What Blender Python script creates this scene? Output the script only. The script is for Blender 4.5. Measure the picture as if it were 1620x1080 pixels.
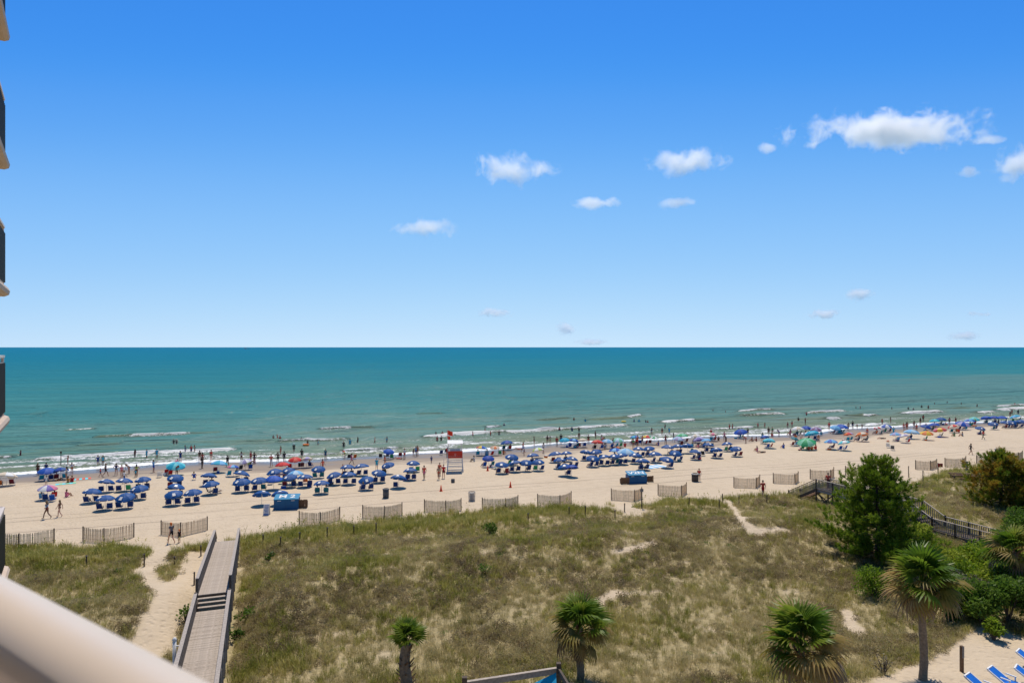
import bpy, bmesh, math, random
import numpy as np
from mathutils import Vector, Matrix, Quaternion
R = math.radians
random.seed(7); rng = np.random.default_rng(11)
for o in list(bpy.data.objects): bpy.data.objects.remove(o)
S = bpy.context.scene
COL = S.collection
# ------------------------------------------------------------------ camera, sky, sun, exposure
FPX, H, CX, HY = 1080.0, 17.0, 810.0, 549.0          # focal length in photo pixels, eye height, principal column, horizon row
cd = bpy.data.cameras.new('camera'); cam = bpy.data.objects.new('camera', cd); COL.objects.link(cam)
cd.sensor_width = 36; cd.lens = 24; cd.shift_y = 9 / 1620; cd.clip_start = .05; cd.clip_end = 200000
cam.location = (0, 0, H); cam.rotation_euler = (R(90), 0, 0)
cd.dof.use_dof = True; cd.dof.focus_distance = 75; cd.dof.aperture_fstop = 4.0
S.camera = cam
SUN_EL = 66
w = bpy.data.worlds.new('World'); S.world = w; w.use_nodes = True
wn, wl = w.node_tree.nodes, w.node_tree.links
bg = wn['Background']; sky = wn.new('ShaderNodeTexSky'); sky.sky_type = 'NISHITA'; sky.sun_disc = False
sky.sun_elevation = R(SUN_EL); sky.sun_rotation = 0; sky.air_density = 1.0; sky.dust_density = 0.; sky.ozone_density = 1.0; sky.altitude = 0
tcw = wn.new('ShaderNodeTexCoord'); mpw = wn.new('ShaderNodeMapping'); mpw.inputs['Location'].default_value = (0, 0, .1)   # lifts the yellow band of the model's horizon
nmw = wn.new('ShaderNodeVectorMath'); nmw.operation = 'NORMALIZE'; wl.new(tcw.outputs['Generated'], mpw.inputs[0]); wl.new(mpw.outputs[0], nmw.inputs[0]); wl.new(nmw.outputs[0], sky.inputs[0])
sc1 = wn.new('ShaderNodeVectorMath'); sc1.operation = 'SCALE'; sc1.inputs['Scale'].default_value = .1; wl.new(sky.outputs[0], sc1.inputs[0])
cv = wn.new('ShaderNodeRGBCurve')                                                   # the camera's rendering of a deep blue sky
def curve(k, pts):
    c = cv.mapping.curves[k]; c.points[0].location = (0, 0); c.points[-1].location = (1, 1.04)
    for q in pts: c.points.new(*q)
curve(0, [(.10, .035), (.178, .05), (.205, .10), (.253, .215), (.318, .325), (.415, .47), (.5, .57)])
curve(1, [(.18, .13), (.293, .275), (.334, .365), (.403, .505), (.489, .61), (.603, .72), (.68, .775)])
curve(2, [(.36, .40), (.523, .86), (.575, .91), (.65, .955), (.726, .97), (.8, .98)])
cv.mapping.update(); wl.new(sc1.outputs[0], cv.inputs['Color'])
sc2 = wn.new('ShaderNodeVectorMath'); sc2.operation = 'SCALE'; sc2.inputs['Scale'].default_value = 10.; wl.new(cv.outputs[0], sc2.inputs[0])
wl.new(sc2.outputs[0], bg.inputs[0]); bg.inputs[1].default_value = .1
sl = bpy.data.lights.new('sun', 'SUN'); sl.energy = 4.6; sl.angle = R(.53); sl.color = (1, .925, .81)
so = bpy.data.objects.new('sun', sl); COL.objects.link(so)
so.rotation_euler = Vector((0, -math.cos(R(SUN_EL)), -math.sin(R(SUN_EL)))).to_track_quat('-Z', 'Y').to_euler()
so.location = (0, 60, 80)
S.view_settings.view_transform = 'Standard'; S.view_settings.look = 'None'
S.view_settings.exposure = 0.0; S.view_settings.gamma = 1.0
S.render.engine = 'CYCLES'; S.cycles.max_bounces = 8; S.cycles.diffuse_bounces = 3; S.cycles.glossy_bounces = 3
S.cycles.transparent_max_bounces = 8; S.cycles.volume_bounces = 6; S.cycles.volume_step_rate = .6; S.cycles.volume_max_steps = 256
S.cycles.caustics_reflective = False; S.cycles.caustics_refractive = False
S.cycles.use_denoising = True
# ------------------------------------------------------------------ shore frame and ground
SA = R(20); CS, SN = math.cos(SA), math.sin(SA)       # shore runs along s, sea lies towards +t
WZ = -1.0                                             # mean water level
def st(x, y): return x * CS + y * SN, -x * SN + y * CS
def xy(s, t): return s * CS - t * SN, s * SN + t * CS
_lat = rng.random((7, 256, 256))
def vnoise(x, y, k=0):
    x = np.asarray(x, float); y = np.asarray(y, float)
    i = np.floor(x).astype(int); j = np.floor(y).astype(int); fx = x - i; fy = y - j
    fx = fx * fx * (3 - 2 * fx); fy = fy * fy * (3 - 2 * fy); L = _lat[k % 7]
    g = lambda a, b: L[a & 255, b & 255]
    return (g(i, j) * (1 - fx) + g(i + 1, j) * fx) * (1 - fy) + (g(i, j + 1) * (1 - fx) + g(i + 1, j + 1) * fx) * fy
def fbm(x, y, k=0, o=4):
    v = 0; a = .5; n = 0
    for q in range(o):
        v = v + a * vnoise(x * 2 ** q + 17 * q, y * 2 ** q + 5 * q, k + q); n += a; a *= .5
    return v / n
def sstep(a, b, x):
    u = np.clip((np.asarray(x, float) - a) / (b - a), 0, 1); return u * u * (3 - 2 * u)
def ground_st(s, t):
    s = np.asarray(s, float); t = np.asarray(t, float)
    te = t + 1.6 * np.sin(s / 13.) + 1.1 * np.sin(s / 5.3 + 1) + .8 * (vnoise(s / 9, t * 0 + 3, 2) - .5)
    z = -np.clip(t - 86, 0, 8) ** 2 / 16 * .037
    z = np.where(te > 94, -.148 * np.clip((t - 86) / 8, 0, 1) ** 2 - (te - 94) * .041, z)
    z = np.where(te > 150, np.minimum(z, -2.444 - (te - 150) * .02), z)
    dn = 1 - sstep(58, 66.5, t)
    d = .75 * dn + .85 * np.exp(-((t - 47 - 2.5 * np.sin(s / 17)) / 4.0) ** 2) * (.55 + .9 * fbm(s / 16, t / 16, 1, 2))
    d = d - .55 * (1 - sstep(34, 44, t)) + .55 * np.exp(-((t - 61) / 2.2) ** 2) * fbm(s / 6, t / 6, 3, 2)
    d = d + dn * (fbm(s / 5, t / 5, 4, 3) - .5) * .8
    zz = z + d * sstep(0, 1, dn * 4)
    w_ = np.exp(-(np.maximum(np.abs(s + 2.4) - .9, 0) / 1.5) ** 2) * (t < 64); zz = zz * (1 - w_) + w_ * np.minimum(zz, .05 + .15 * sstep(40, 50, t))   # the ground dips under the boardwalk
    return zz + .05 * (fbm(s / 2.2, t / 2.2, 5, 2) - .5) * (1 - sstep(100, 112, t))
def gz(x, y):
    s, t = st(x, y); return float(ground_st(s, t))
def hit(px, py, dz=0., water=False):
    """the place on the ground (or dz above it) seen at a pixel of the photograph"""
    a, b = (px - CX) / FPX, (py - HY) / FPX
    y = (H - dz) / max(b, 1e-4)
    for _ in range(14):
        z = gz(a * y, y)
        if water: z = max(z, WZ)
        yn = (H - dz - z) / b
        y = .5 * y + .5 * yn
    z = gz(a * y, y); z = max(z, WZ) if water else z
    return Vector((a * y, y, z))
def at(px, py, Y):
    return Vector(((px - CX) / FPX * Y, Y, H - (py - HY) / FPX * Y))
# ------------------------------------------------------------------ materials
MATS = {}
def nt(name):
    m = bpy.data.materials.new(name); m.use_nodes = True
    return m, m.node_tree.nodes, m.node_tree.links, m.node_tree.nodes['Principled BSDF']
def mat(name, col, rough=.7, var=.12, scale=6., bump=0., bscale=40., spec=.3, metal=0., trans=0.):
    """plain procedural surface: colour broken up by noise, optional fine relief"""
    if name in MATS: return MATS[name]
    m, n, l, p = nt(name)
    tc = n.new('ShaderNodeTexCoord'); nz = n.new('ShaderNodeTexNoise'); nz.inputs['Scale'].default_value = scale; nz.inputs['Detail'].default_value = 4
    l.new(tc.outputs['Object'], nz.inputs['Vector'])
    mr = n.new('ShaderNodeMapRange'); mr.inputs[1].default_value = .3; mr.inputs[2].default_value = .7
    mr.inputs[3].default_value = 1 - var; mr.inputs[4].default_value = 1 + var; l.new(nz.outputs[0], mr.inputs[0])
    mx = n.new('ShaderNodeVectorMath'); mx.operation = 'SCALE'; mx.inputs[0].default_value = col[:3]; l.new(mr.outputs[0], mx.inputs['Scale'])
    l.new(mx.outputs[0], p.inputs['Base Color'])
    p.inputs['Roughness'].default_value = rough; p.inputs['Specular IOR Level'].default_value = spec; p.inputs['Metallic'].default_value = metal
    if bump:
        b2 = n.new('ShaderNodeTexNoise'); b2.inputs['Scale'].default_value = bscale; l.new(tc.outputs['Object'], b2.inputs['Vector'])
        bp = n.new('ShaderNodeBump'); bp.inputs['Strength'].default_value = bump; bp.inputs['Distance'].default_value = .02
        l.new(b2.outputs[0], bp.inputs['Height']); l.new(bp.outputs[0], p.inputs['Normal'])
    if trans:
        tr = n.new('ShaderNodeBsdfTranslucent'); l.new(mx.outputs[0], tr.inputs[0]); ms = n.new('ShaderNodeMixShader'); ms.inputs[0].default_value = trans
        l.new(p.outputs[0], ms.inputs[1]); l.new(tr.outputs[0], ms.inputs[2]); l.new(ms.outputs[0], n['Material Output'].inputs[0])
    MATS[name] = m; return m
def leafmat(name, cols, trans=.25, rough=.55, world_scale=.35):
    """foliage: colour picked per leaf by the attribute 'rnd' and per instance, drifting with place"""
    if name in MATS: return MATS[name]
    m, n, l, p = nt(name)
    at_ = n.new('ShaderNodeAttribute'); at_.attribute_name = 'rnd'
    oi = n.new('ShaderNodeObjectInfo'); ge = n.new('ShaderNodeNewGeometry')
    nz = n.new('ShaderNodeTexNoise'); nz.inputs['Scale'].default_value = world_scale; nz.inputs['Detail'].default_value = 3; l.new(ge.outputs['Position'], nz.inputs['Vector'])
    a = n.new('ShaderNodeMath'); a.operation = 'MULTIPLY_ADD'; l.new(at_.outputs['Fac'], a.inputs[0]); a.inputs[1].default_value = .45
    b = n.new('ShaderNodeMath'); b.operation = 'MULTIPLY_ADD'; l.new(oi.outputs['Random'], b.inputs[0]); b.inputs[1].default_value = .4
    c = n.new('ShaderNodeMapRange'); l.new(nz.outputs[0], c.inputs[0]); c.inputs[1].default_value = .35; c.inputs[2].default_value = .65; c.inputs[3].default_value = -.2; c.inputs[4].default_value = .4
    l.new(c.outputs[0], b.inputs[2]); l.new(b.outputs[0], a.inputs[2])
    r = ramp(n, [(k / max(1, len(cols) - 1), cc) for k, cc in enumerate(cols)])
    l.new(a.outputs[0], r.inputs[0]); l.new(r.outputs[0], p.inputs['Base Color'])
    p.inputs['Roughness'].default_value = rough; p.inputs['Specular IOR Level'].default_value = .2
    tr = n.new('ShaderNodeBsdfTranslucent'); l.new(r.outputs[0], tr.inputs[0]); ms = n.new('ShaderNodeMixShader'); ms.inputs[0].default_value = trans
    l.new(p.outputs[0], ms.inputs[1]); l.new(tr.outputs[0], ms.inputs[2]); l.new(ms.outputs[0], n['Material Output'].inputs[0])
    MATS[name] = m; return m
def ramp(n, pts):
    r = n.new('ShaderNodeValToRGB'); e = r.color_ramp.elements
    while len(e) > 1: e.remove(e[-1])
    e[0].position = pts[0][0]; e[0].color = (*pts[0][1], 1)
    for p, c in pts[1:]: q = e.new(p); q.color = (*c, 1)
    return r
# ------------------------------------------------------------------ mesh building
class MB:
    def __init__(s): s.v = []; s.f = []; s.m = []; s.r = []
    def add(s, vs, fs, m=0, r=0.):
        o = len(s.v); s.v.extend([tuple(q) for q in vs])
        for f in fs: s.f.append(tuple(i + o for i in f)); s.m.append(m); s.r.append(r)
        return s
    def box(s, c, d, rot=None, m=0, taper=1.0):
        c = Vector(c); hx, hy, hz = d[0] / 2, d[1] / 2, d[2] / 2
        vs = []
        for z in (-hz, hz):
            k = 1 if z < 0 else taper
            for x, y in ((-hx, -hy), (hx, -hy), (hx, hy), (-hx, hy)): vs.append(Vector((x * k, y * k, z)))
        if rot is not None: vs = [rot @ q for q in vs]
        return s.add([q + c for q in vs], [(3, 2, 1, 0), (4, 5, 6, 7), (0, 1, 5, 4), (1, 2, 6, 5), (2, 3, 7, 6), (3, 0, 4, 7)], m)
    def beam(s, a, b, wd, ht, m=0, up=(0, 0, 1)):
        """rectangular bar from a to b, wd across, ht high"""
        a, b = Vector(a), Vector(b); d = b - a; L = d.length
        if L < 1e-6: return s
        y = d.normalized(); z = Vector(up); x = y.cross(z)
        if x.length < 1e-4: x = Vector((1, 0, 0))
        x.normalize(); z = x.cross(y).normalized()
        rot = Matrix((x, y, z)).transposed()
        return s.box((a + b) / 2, (wd, L, ht), rot, m)
    def tube(s, a, b, r0, r1=None, n=8, m=0, cap=True):
        a, b = Vector(a), Vector(b); r1 = r0 if r1 is None else r1; d = (b - a)
        if d.length < 1e-7: return s
        q = d.to_track_quat('Z', 'Y'); vs = []
        for c, r in ((a, r0), (b, r1)):
            for k in range(n):
                t = 2 * math.pi * k / n; vs.append(c + q @ Vector((r * math.cos(t), r * math.sin(t), 0)))
        fs = [(k, (k + 1) % n, n + (k + 1) % n, n + k) for k in range(n)]
        if cap: fs += [tuple(range(n - 1, -1, -1)), tuple(range(n, 2 * n))]
        return s.add(vs, fs, m)
    def path(s, pts, rs, n=8, m=0):
        for i in range(len(pts) - 1): s.tube(pts[i], pts[i + 1], rs[i], rs[i + 1], n, m)
        return s
    def lathe(s, prof, n=16, m=0, c=(0, 0, 0)):
        vs = []; c = Vector(c)
        for r, z in prof:
            for k in range(n):
                t = 2 * math.pi * k / n; vs.append(c + Vector((r * math.cos(t), r * math.sin(t), z)))
        fs = []
        for i in range(len(prof) - 1):
            for k in range(n): fs.append((i * n + k, i * n + (k + 1) % n, (i + 1) * n + (k + 1) % n, (i + 1) * n + k))
        return s.add(vs, fs, m)
    def mesh(s, name, mats=(), smooth=False):
        me = bpy.data.meshes.new(name); me.from_pydata(s.v, [], s.f)
        for q in mats: me.materials.append(q)
        if len(me.polygons):
            me.polygons.foreach_set('material_index', s.m)
            if smooth: me.polygons.foreach_set('use_smooth', [True] * len(me.polygons))
            if any(s.r):
                a = me.attributes.new('rnd', 'FLOAT', 'FACE'); a.data.foreach_set('value', s.r)
        me.update(); return me
    def obj(s, name, mats, parent=None, smooth=False):
        if not isinstance(mats, (list, tuple)): mats = [mats]
        return link(name, s.mesh(name, mats, smooth), parent)
def link(name, data, parent=None, loc=None):
    o = bpy.data.objects.new(name, data); COL.objects.link(o)
    if parent is not None: o.parent = parent
    if loc is not None: o.location = loc
    return o
THINGS = []
def tag(o, label, cat, group=None, px=None):
    o['label'] = label; o['category'] = cat
    if group: o['group'] = group
    THINGS.append((o, px)); return o
def thing(name, loc, label, cat, group=None, rz=0., px=None):
    o = link(name, None, None, loc); o.rotation_euler = (0, 0, rz); o.empty_display_size = .3
    return tag(o, label, cat, group, px)
def kind(o, k): o['kind'] = k; return o
def slots(o, ms):
    for i, m in enumerate(ms):
        o.material_slots[i].link = 'OBJECT'; o.material_slots[i].material = m
def copy_tree(o, parent=None):
    c = o.copy(); COL.objects.link(c); c.parent = parent
    for ch in list(o.children): copy_tree(ch, c)
    return c
ORD = ['first', 'second', 'third', 'fourth', 'fifth', 'sixth', 'seventh', 'eighth', 'ninth', 'tenth', 'eleventh', 'twelfth', 'thirteenth', 'fourteenth', 'fifteenth',
       'sixteenth', 'seventeenth', 'eighteenth', 'nineteenth', 'twentieth'] + ['%dth' % k for k in range(21, 80)]
def pxx(v): return CX + FPX * v[0] / max(v[1], .1)
def zone(x):
    for lim, ph in ((62, 'at the far left edge'), (125, 'far left of the boardwalk'), (250, 'left of the boardwalk'), (345, "beyond the boardwalk's end"), (500, 'behind the box marked 2'),
                    (690, 'left of the lifeguard stand'), (745, 'at the lifeguard stand'), (872, 'just right of lifeguard stand'), (960, 'left of the farther box'), (1062, 'behind the farther box'),
                    (1125, 'behind the dark barrel'), (1200, 'beyond the tenth fence'), (1262, 'beyond the dune stairs'), (1330, 'beyond the stair landing'), (1440, 'beyond the big pine'),
                    (1545, 'beyond the red sign')):
        if x < lim: return ph
    return 'at the far right edge'
# ================================================================== THE SETTING
# --- vegetation maps (in shore coordinates)
EDGE = [(-8, 866), (60, 860), (130, 863), (190, 864), (250, 872), (330, 862), (395, 848), (470, 836), (540, 829), (620, 820), (700, 812), (800, 804), (900, 801), (960, 797), (1000, 812), (1015, 812), (1025, 800), (1060, 791), (1130, 786), (1150, 797), (1168, 787),
        (1250, 783), (1300, 771), (1370, 776), (1440, 772), (1490, 747), (1560, 737), (1625, 723)]
_e = sorted([st(*hit(*p)[:2]) for p in EDGE]); ES = np.array([q[0] for q in _e]); ET = np.array([q[1] for q in _e])
def world_poly(pts): return [tuple(hit(*p)[:2]) for p in pts]
PATHS = [([(262, 862), (247, 884), (232, 905), (244, 924), (272, 936)], .75), ([(322, 880), (305, 910), (285, 932), (271, 950), (250, 980), (236, 1010), (224, 1045)], 1.15),
         ([(1147, 790), (1163, 806), (1174, 824), (1190, 842)], .42), ([(1190, 842), (1215, 838), (1240, 838)], .55), ([(975, 873), (1000, 867), (1035, 860)], .35), ([(950, 952), (975, 938), (1040, 934)], .4),
         ([(1335, 965), (1350, 990), (1370, 1010)], .35), ([(120, 948), (150, 945)], .4), ([(985, 800), (1000, 812), (1012, 806)], .8), ([(610, 877), (650, 877)], .35), ([(455, 910), (463, 910)], .4), ([(1010, 826), (1050, 826)], .3)]
PATHS = [(world_poly(p), w_) for p, w_ in PATHS]
POOLSAND = world_poly([(1340, 1090), (1420, 1062), (1490, 1034), (1522, 1008), (1545, 994), (1580, 994), (1625, 1005), (1760, 1010), (1800, 1300), (1300, 1300)])
def inpoly(x, y, poly):
    r = np.zeros(np.shape(x), bool); n = len(poly)
    for i in range(n):
        x0, y0 = poly[i]; x1, y1 = poly[(i + 1) % n]
        c = ((y0 > y) != (y1 > y)) & (x < (x1 - x0) * (y - y0) / (y1 - y0 + 1e-12) + x0); r ^= c
    return r
def dpath(x, y, pts):
    d = np.full(np.shape(x), 1e9)
    for (x0, y0), (x1, y1) in zip(pts[:-1], pts[1:]):
        dx, dy = x1 - x0, y1 - y0; u = np.clip(((x - x0) * dx + (y - y0) * dy) / (dx * dx + dy * dy), 0, 1)
        d = np.minimum(d, np.hypot(x - x0 - u * dx, y - y0 - u * dy))
    return d
def veg(x, y):
    """how thickly plants cover the ground, 0 to 1"""
    x = np.asarray(x, float); y = np.asarray(y, float); s, t = st(x, y)
    wob = (fbm(x / 1.7, y / 1.7, 2, 3) - .5)
    e = np.interp(s, ES, ET) + wob * 2.2
    v = 1 - sstep(-.9, .3, t - e)
    for p, w_ in PATHS: v = v * sstep(w_ * .75, w_ * 1.25, dpath(x, y, p) + wob * .9)
    v = v * np.where(inpoly(x + wob * 1.2, y + wob * 1.2, POOLSAND), .0, 1)
    bare = fbm(s / 3.1, t / 1.5, 5, 4)
    v = v * (1 - .6 * sstep(.74, .82, bare))
    return v
# --- the beach and dunes, one sheet
def lin(a, b, d): return list(np.arange(a, b, d))
gs = [-60000, -15000, -4000, -1200, -500, -250, -170] + lin(-130, -62, 2) + lin(-62, 150, .42) + lin(150, 300, 1.2) + [320, 400, 600, 1200, 4000, 15000, 60000]
gt = [-60000, -4000, -400, -60, -10] + lin(0, 24, 2) + lin(24, 72, .36) + lin(72, 122, .6) + lin(122, 240, 6) + [260]
def grid_mesh(name, ss, tt, zf):
    ss = np.array(ss, float); tt = np.array(tt, float); A, B = np.meshgrid(ss, tt); Z = zf(A, B)
    V = np.stack([A, B, Z], -1).reshape(-1, 3); ns, n2 = len(ss), len(tt)
    i = (np.arange(n2 - 1)[:, None] * ns + np.arange(ns - 1)[None]).ravel(); F = np.stack([i, i + 1, i + ns + 1, i + ns], -1)
    me = bpy.data.meshes.new(name); me.vertices.add(len(V)); me.vertices.foreach_set('co', V.ravel())
    me.loops.add(F.size); me.loops.foreach_set('vertex_index', F.ravel()); me.polygons.add(len(F))
    me.polygons.foreach_set('loop_start', np.arange(0, F.size, 4)); me.polygons.foreach_set('use_smooth', np.ones(len(F), bool))
    me.update(calc_edges=True); return me, A, B, Z
def rot_shore(o): o.rotation_euler = (0, 0, SA)
me, A, B, Z = grid_mesh('beach_sand', gs, gt, ground_st)
X_, Y_ = xy(A, B)
VG = np.where((B < 72) & (B > 0) & (np.abs(A) < 320), veg(X_, Y_), 0)
a_ = me.attributes.new('veg', 'FLOAT', 'POINT'); a_.data.foreach_set('value', VG.ravel())
m, n, l, p = nt('sand')
tc = n.new('ShaderNodeTexCoord'); sp = n.new('ShaderNodeSeparateXYZ'); l.new(tc.outputs['Object'], sp.inputs[0])
def noise(n, l, vec, sc, det=4, rough=.55, dist=0.):
    q = n.new('ShaderNodeTexNoise'); q.inputs['Scale'].default_value = sc; q.inputs['Detail'].default_value = det; q.inputs['Roughness'].default_value = rough; q.inputs['Distortion'].default_value = dist
    l.new(vec, q.inputs['Vector']); return q.outputs[0]
def mapr(n, l, v, a, b, c, d):
    q = n.new('ShaderNodeMapRange'); l.new(v, q.inputs[0])
    for k, z in enumerate((a, b, c, d)): q.inputs[k + 1].default_value = z
    return q.outputs[0]
def math_(n, l, op, a, b=None):
    q = n.new('ShaderNodeMath'); q.operation = op
    for k, v in enumerate((a, b)):
        if v is None: continue
        if isinstance(v, (int, float)): q.inputs[k].default_value = v
        else: l.new(v, q.inputs[k])
    return q.outputs[0]
def mixc(n, l, f, a, b):
    q = n.new('ShaderNodeMix'); q.data_type = 'RGBA'
    if isinstance(f, float): q.inputs[0].default_value = f
    else: l.new(f, q.inputs[0])
    for k, v in ((6, a), (7, b)):
        if isinstance(v, tuple): q.inputs[k].default_value = (*v, 1)
        else: l.new(v, q.inputs[k])
    return q.outputs[2]
def mapping(n, l, vec, sc, rot=0.):
    q = n.new('ShaderNodeMapping'); q.inputs['Scale'].default_value = sc; q.inputs['Rotation'].default_value = (0, 0, rot); l.new(vec, q.inputs[0]); return q.outputs[0]
ob = tc.outputs['Object']
big = noise(n, l, ob, .09, 5); mid = noise(n, l, ob, .9, 5); streak = noise(n, l, mapping(n, l, ob, (.05, .7, 1)), 1.4, 5)
sandc = mixc(n, l, mapr(n, l, big, .35, .65, 0, 1), (.505, .40, .272), (.54, .43, .298))
sandc = mixc(n, l, mapr(n, l, mid, .45, .75, 0, .22), sandc, (.30, .225, .155))
sandc = mixc(n, l, mapr(n, l, streak, .58, .72, 0, .22), sandc, (.29, .22, .155))
fpt = n.new('ShaderNodeTexVoronoi'); fpt.inputs['Scale'].default_value = 1.6; l.new(ob, fpt.inputs['Vector'])
sandc = mixc(n, l, math_(n, l, 'MULTIPLY', mapr(n, l, fpt.outputs['Distance'], .08, .3, .35, 0), mapr(n, l, mid, .4, .6, 0, 1)), sandc, (.33, .255, .17))  # shade of the footprint pits painted into the sand colour
# the litter of dead stems and dark soil under the dune plants
ag = n.new('ShaderNodeAttribute'); ag.attribute_name = 'veg'
lit = noise(n, l, ob, 3.5, 6, .7)
litc = mixc(n, l, mapr(n, l, lit, .3, .7, 0, 1), (.25, .20, .095), (.42, .335, .175))
sandc = mixc(n, l, math_(n, l, 'MULTIPLY', ag.outputs['Fac'], mapr(n, l, mid, .2, .5, .75, 1.)), sandc, litc)
# vehicle tracks along the beach
trk = math_(n, l, 'ADD', sp.outputs['Y'], mapr(n, l, noise(n, l, mapping(n, l, ob, (.02, 0, 0)), 1., 2), 0, 1, -3, 3))
def band(c, wd):
    q = math_(n, l, 'SUBTRACT', trk, c); q = math_(n, l, 'ABSOLUTE', q); return mapr(n, l, q, wd * .4, wd, 1, 0)
tr_ = None
for c in (77.2, 78.9, 80.6, 74.2):
    b_ = band(c, .22); tr_ = b_ if tr_ is None else math_(n, l, 'MAXIMUM', tr_, b_)
tr_ = math_(n, l, 'MULTIPLY', tr_, mapr(n, l, noise(n, l, mapping(n, l, ob, (.06, .3, 1)), 1., 3), .42, .58, 0, .6))
sandc = mixc(n, l, tr_, sandc, (.24, .18, .13))
# wet sand by the water
wt = math_(n, l, 'ADD', sp.outputs['Z'], mapr(n, l, noise(n, l, mapping(n, l, ob, (.12, .3, 1)), 1., 4), .3, .7, -.16, .16))
wet = mapr(n, l, wt, -.62, -.42, 1, 0)
vw = mapr(n, l, wt, -1.0, -.72, 1, 0)
wetc = mixc(n, l, vw, (.245, .19, .14), (.14, .115, .092))
col = mixc(n, l, wet, sandc, wetc); l.new(col, p.inputs['Base Color'])
l.new(mapr(n, l, vw, 0, 1, .85, .22), p.inputs['Roughness']); p.inputs['Specular IOR Level'].default_value = .35
foot = n.new('ShaderNodeTexVoronoi'); foot.inputs['Scale'].default_value = 2.3; l.new(ob, foot.inputs['Vector'])
hgt = math_(n, l, 'ADD', mapr(n, l, foot.outputs['Distance'], 0, .45, -.6, .3), noise(n, l, ob, 5., 6, .65))
hgt = math_(n, l, 'SUBTRACT', hgt, math_(n, l, 'MULTIPLY', tr_, 1.5))
bp = n.new('ShaderNodeBump'); bp.inputs['Distance'].default_value = .10; l.new(hgt, bp.inputs['Height'])
l.new(mapr(n, l, wet, 0, 1, .75, .08), bp.inputs['Strength']); l.new(bp.outputs[0], p.inputs['Normal'])
me.materials.append(m)
beach = link('beach_sand', me); rot_shore(beach); kind(beach, 'structure')
# --- the sea: a displaced sheet out to the horizon, breakers where the photograph has them
BREAK = [  # x0, y0, x1, y1 along the crest, crest height, foam amount
    (105, 679, 150, 677, .35, .45), (150, 690, 215, 687, .4, .3), (205, 688, 300, 684.5, .6, .8), (300, 684.5, 350, 683, .3, .1), (56, 727, 110, 723, .45, 1), (110, 723, 250, 714.5, .5, 1), (250, 714.5, 372, 711, .45, .8),
    (-40, 726, 20, 723, .4, .9), (440, 699, 490, 696, .4, .5), (484, 697, 548, 694.5, .45, .75), (543, 713, 632, 708, .35, .75), (505, 680, 555, 677, .4, .75), (555, 677, 590, 676, .3, .2), (668, 691, 720, 686, .45, .9),
    (720, 687, 800, 683, .5, .9), (800, 684, 880, 680, .45, .75), (770, 677, 792, 675, .35, .8), (850, 681, 915, 677, .5, .95), (915, 677, 993, 673, .45, .9), (993, 660, 1014, 656.5, .4, .7), (930, 663, 993, 660, .4, .1),
    (1046, 668, 1096, 663.5, .55, .9), (1096, 664, 1130, 663, .3, .1), (1166, 651, 1220, 648, .5, .7), (1170, 657.5, 1242, 653.5, .5, .6), (1278, 653, 1334, 649, .65, 1), (1125, 679, 1190, 674.5, .3, .6), (1366, 658, 1385, 656, .5, .8),
    (1345, 658, 1368, 657, .4, .1), (1310, 663, 1325, 661, .4, .7), (1422, 654, 1488, 651, .6, .95), (1368, 674, 1388, 670, .3, .8), (1548, 653.5, 1570, 651, .5, .9), (1576, 649, 1640, 644.5, .65, 1), (1580, 643, 1640, 639.5, .6, .9),
    (40, 655, 66, 654, .2, .12), (600, 655, 640, 654, .2, .2), (850, 664, 900, 661, .3, .2), (1500, 645, 1530, 644, .35, .05), (440, 720, 540, 716, .2, .6), (120, 704, 190, 701, .25, .05), (330, 700, 430, 697, .25, .1), (660, 655, 700, 654, .25, .25)]
def wat(px, py):
    Y = (H - WZ) * FPX / (py - HY); return (px - CX) / FPX * Y, Y
ss = [-90000, -30000, -9000, -3000, -1200, -600, -400, -300, -220, -180] + lin(-150, -70, 2.5) + lin(-70, 270, .5) + lin(270, 500, 5) + [600, 900, 1500, 4000, 12000, 30000, 90000]
tt = [98, 102] + lin(104, 200, .33) + list(200 * 1.045 ** np.arange(0, 48)) + [2200, 3500, 6000, 10000, 18000, 32000, 60000, 110000]
FOAM = {}
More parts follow.
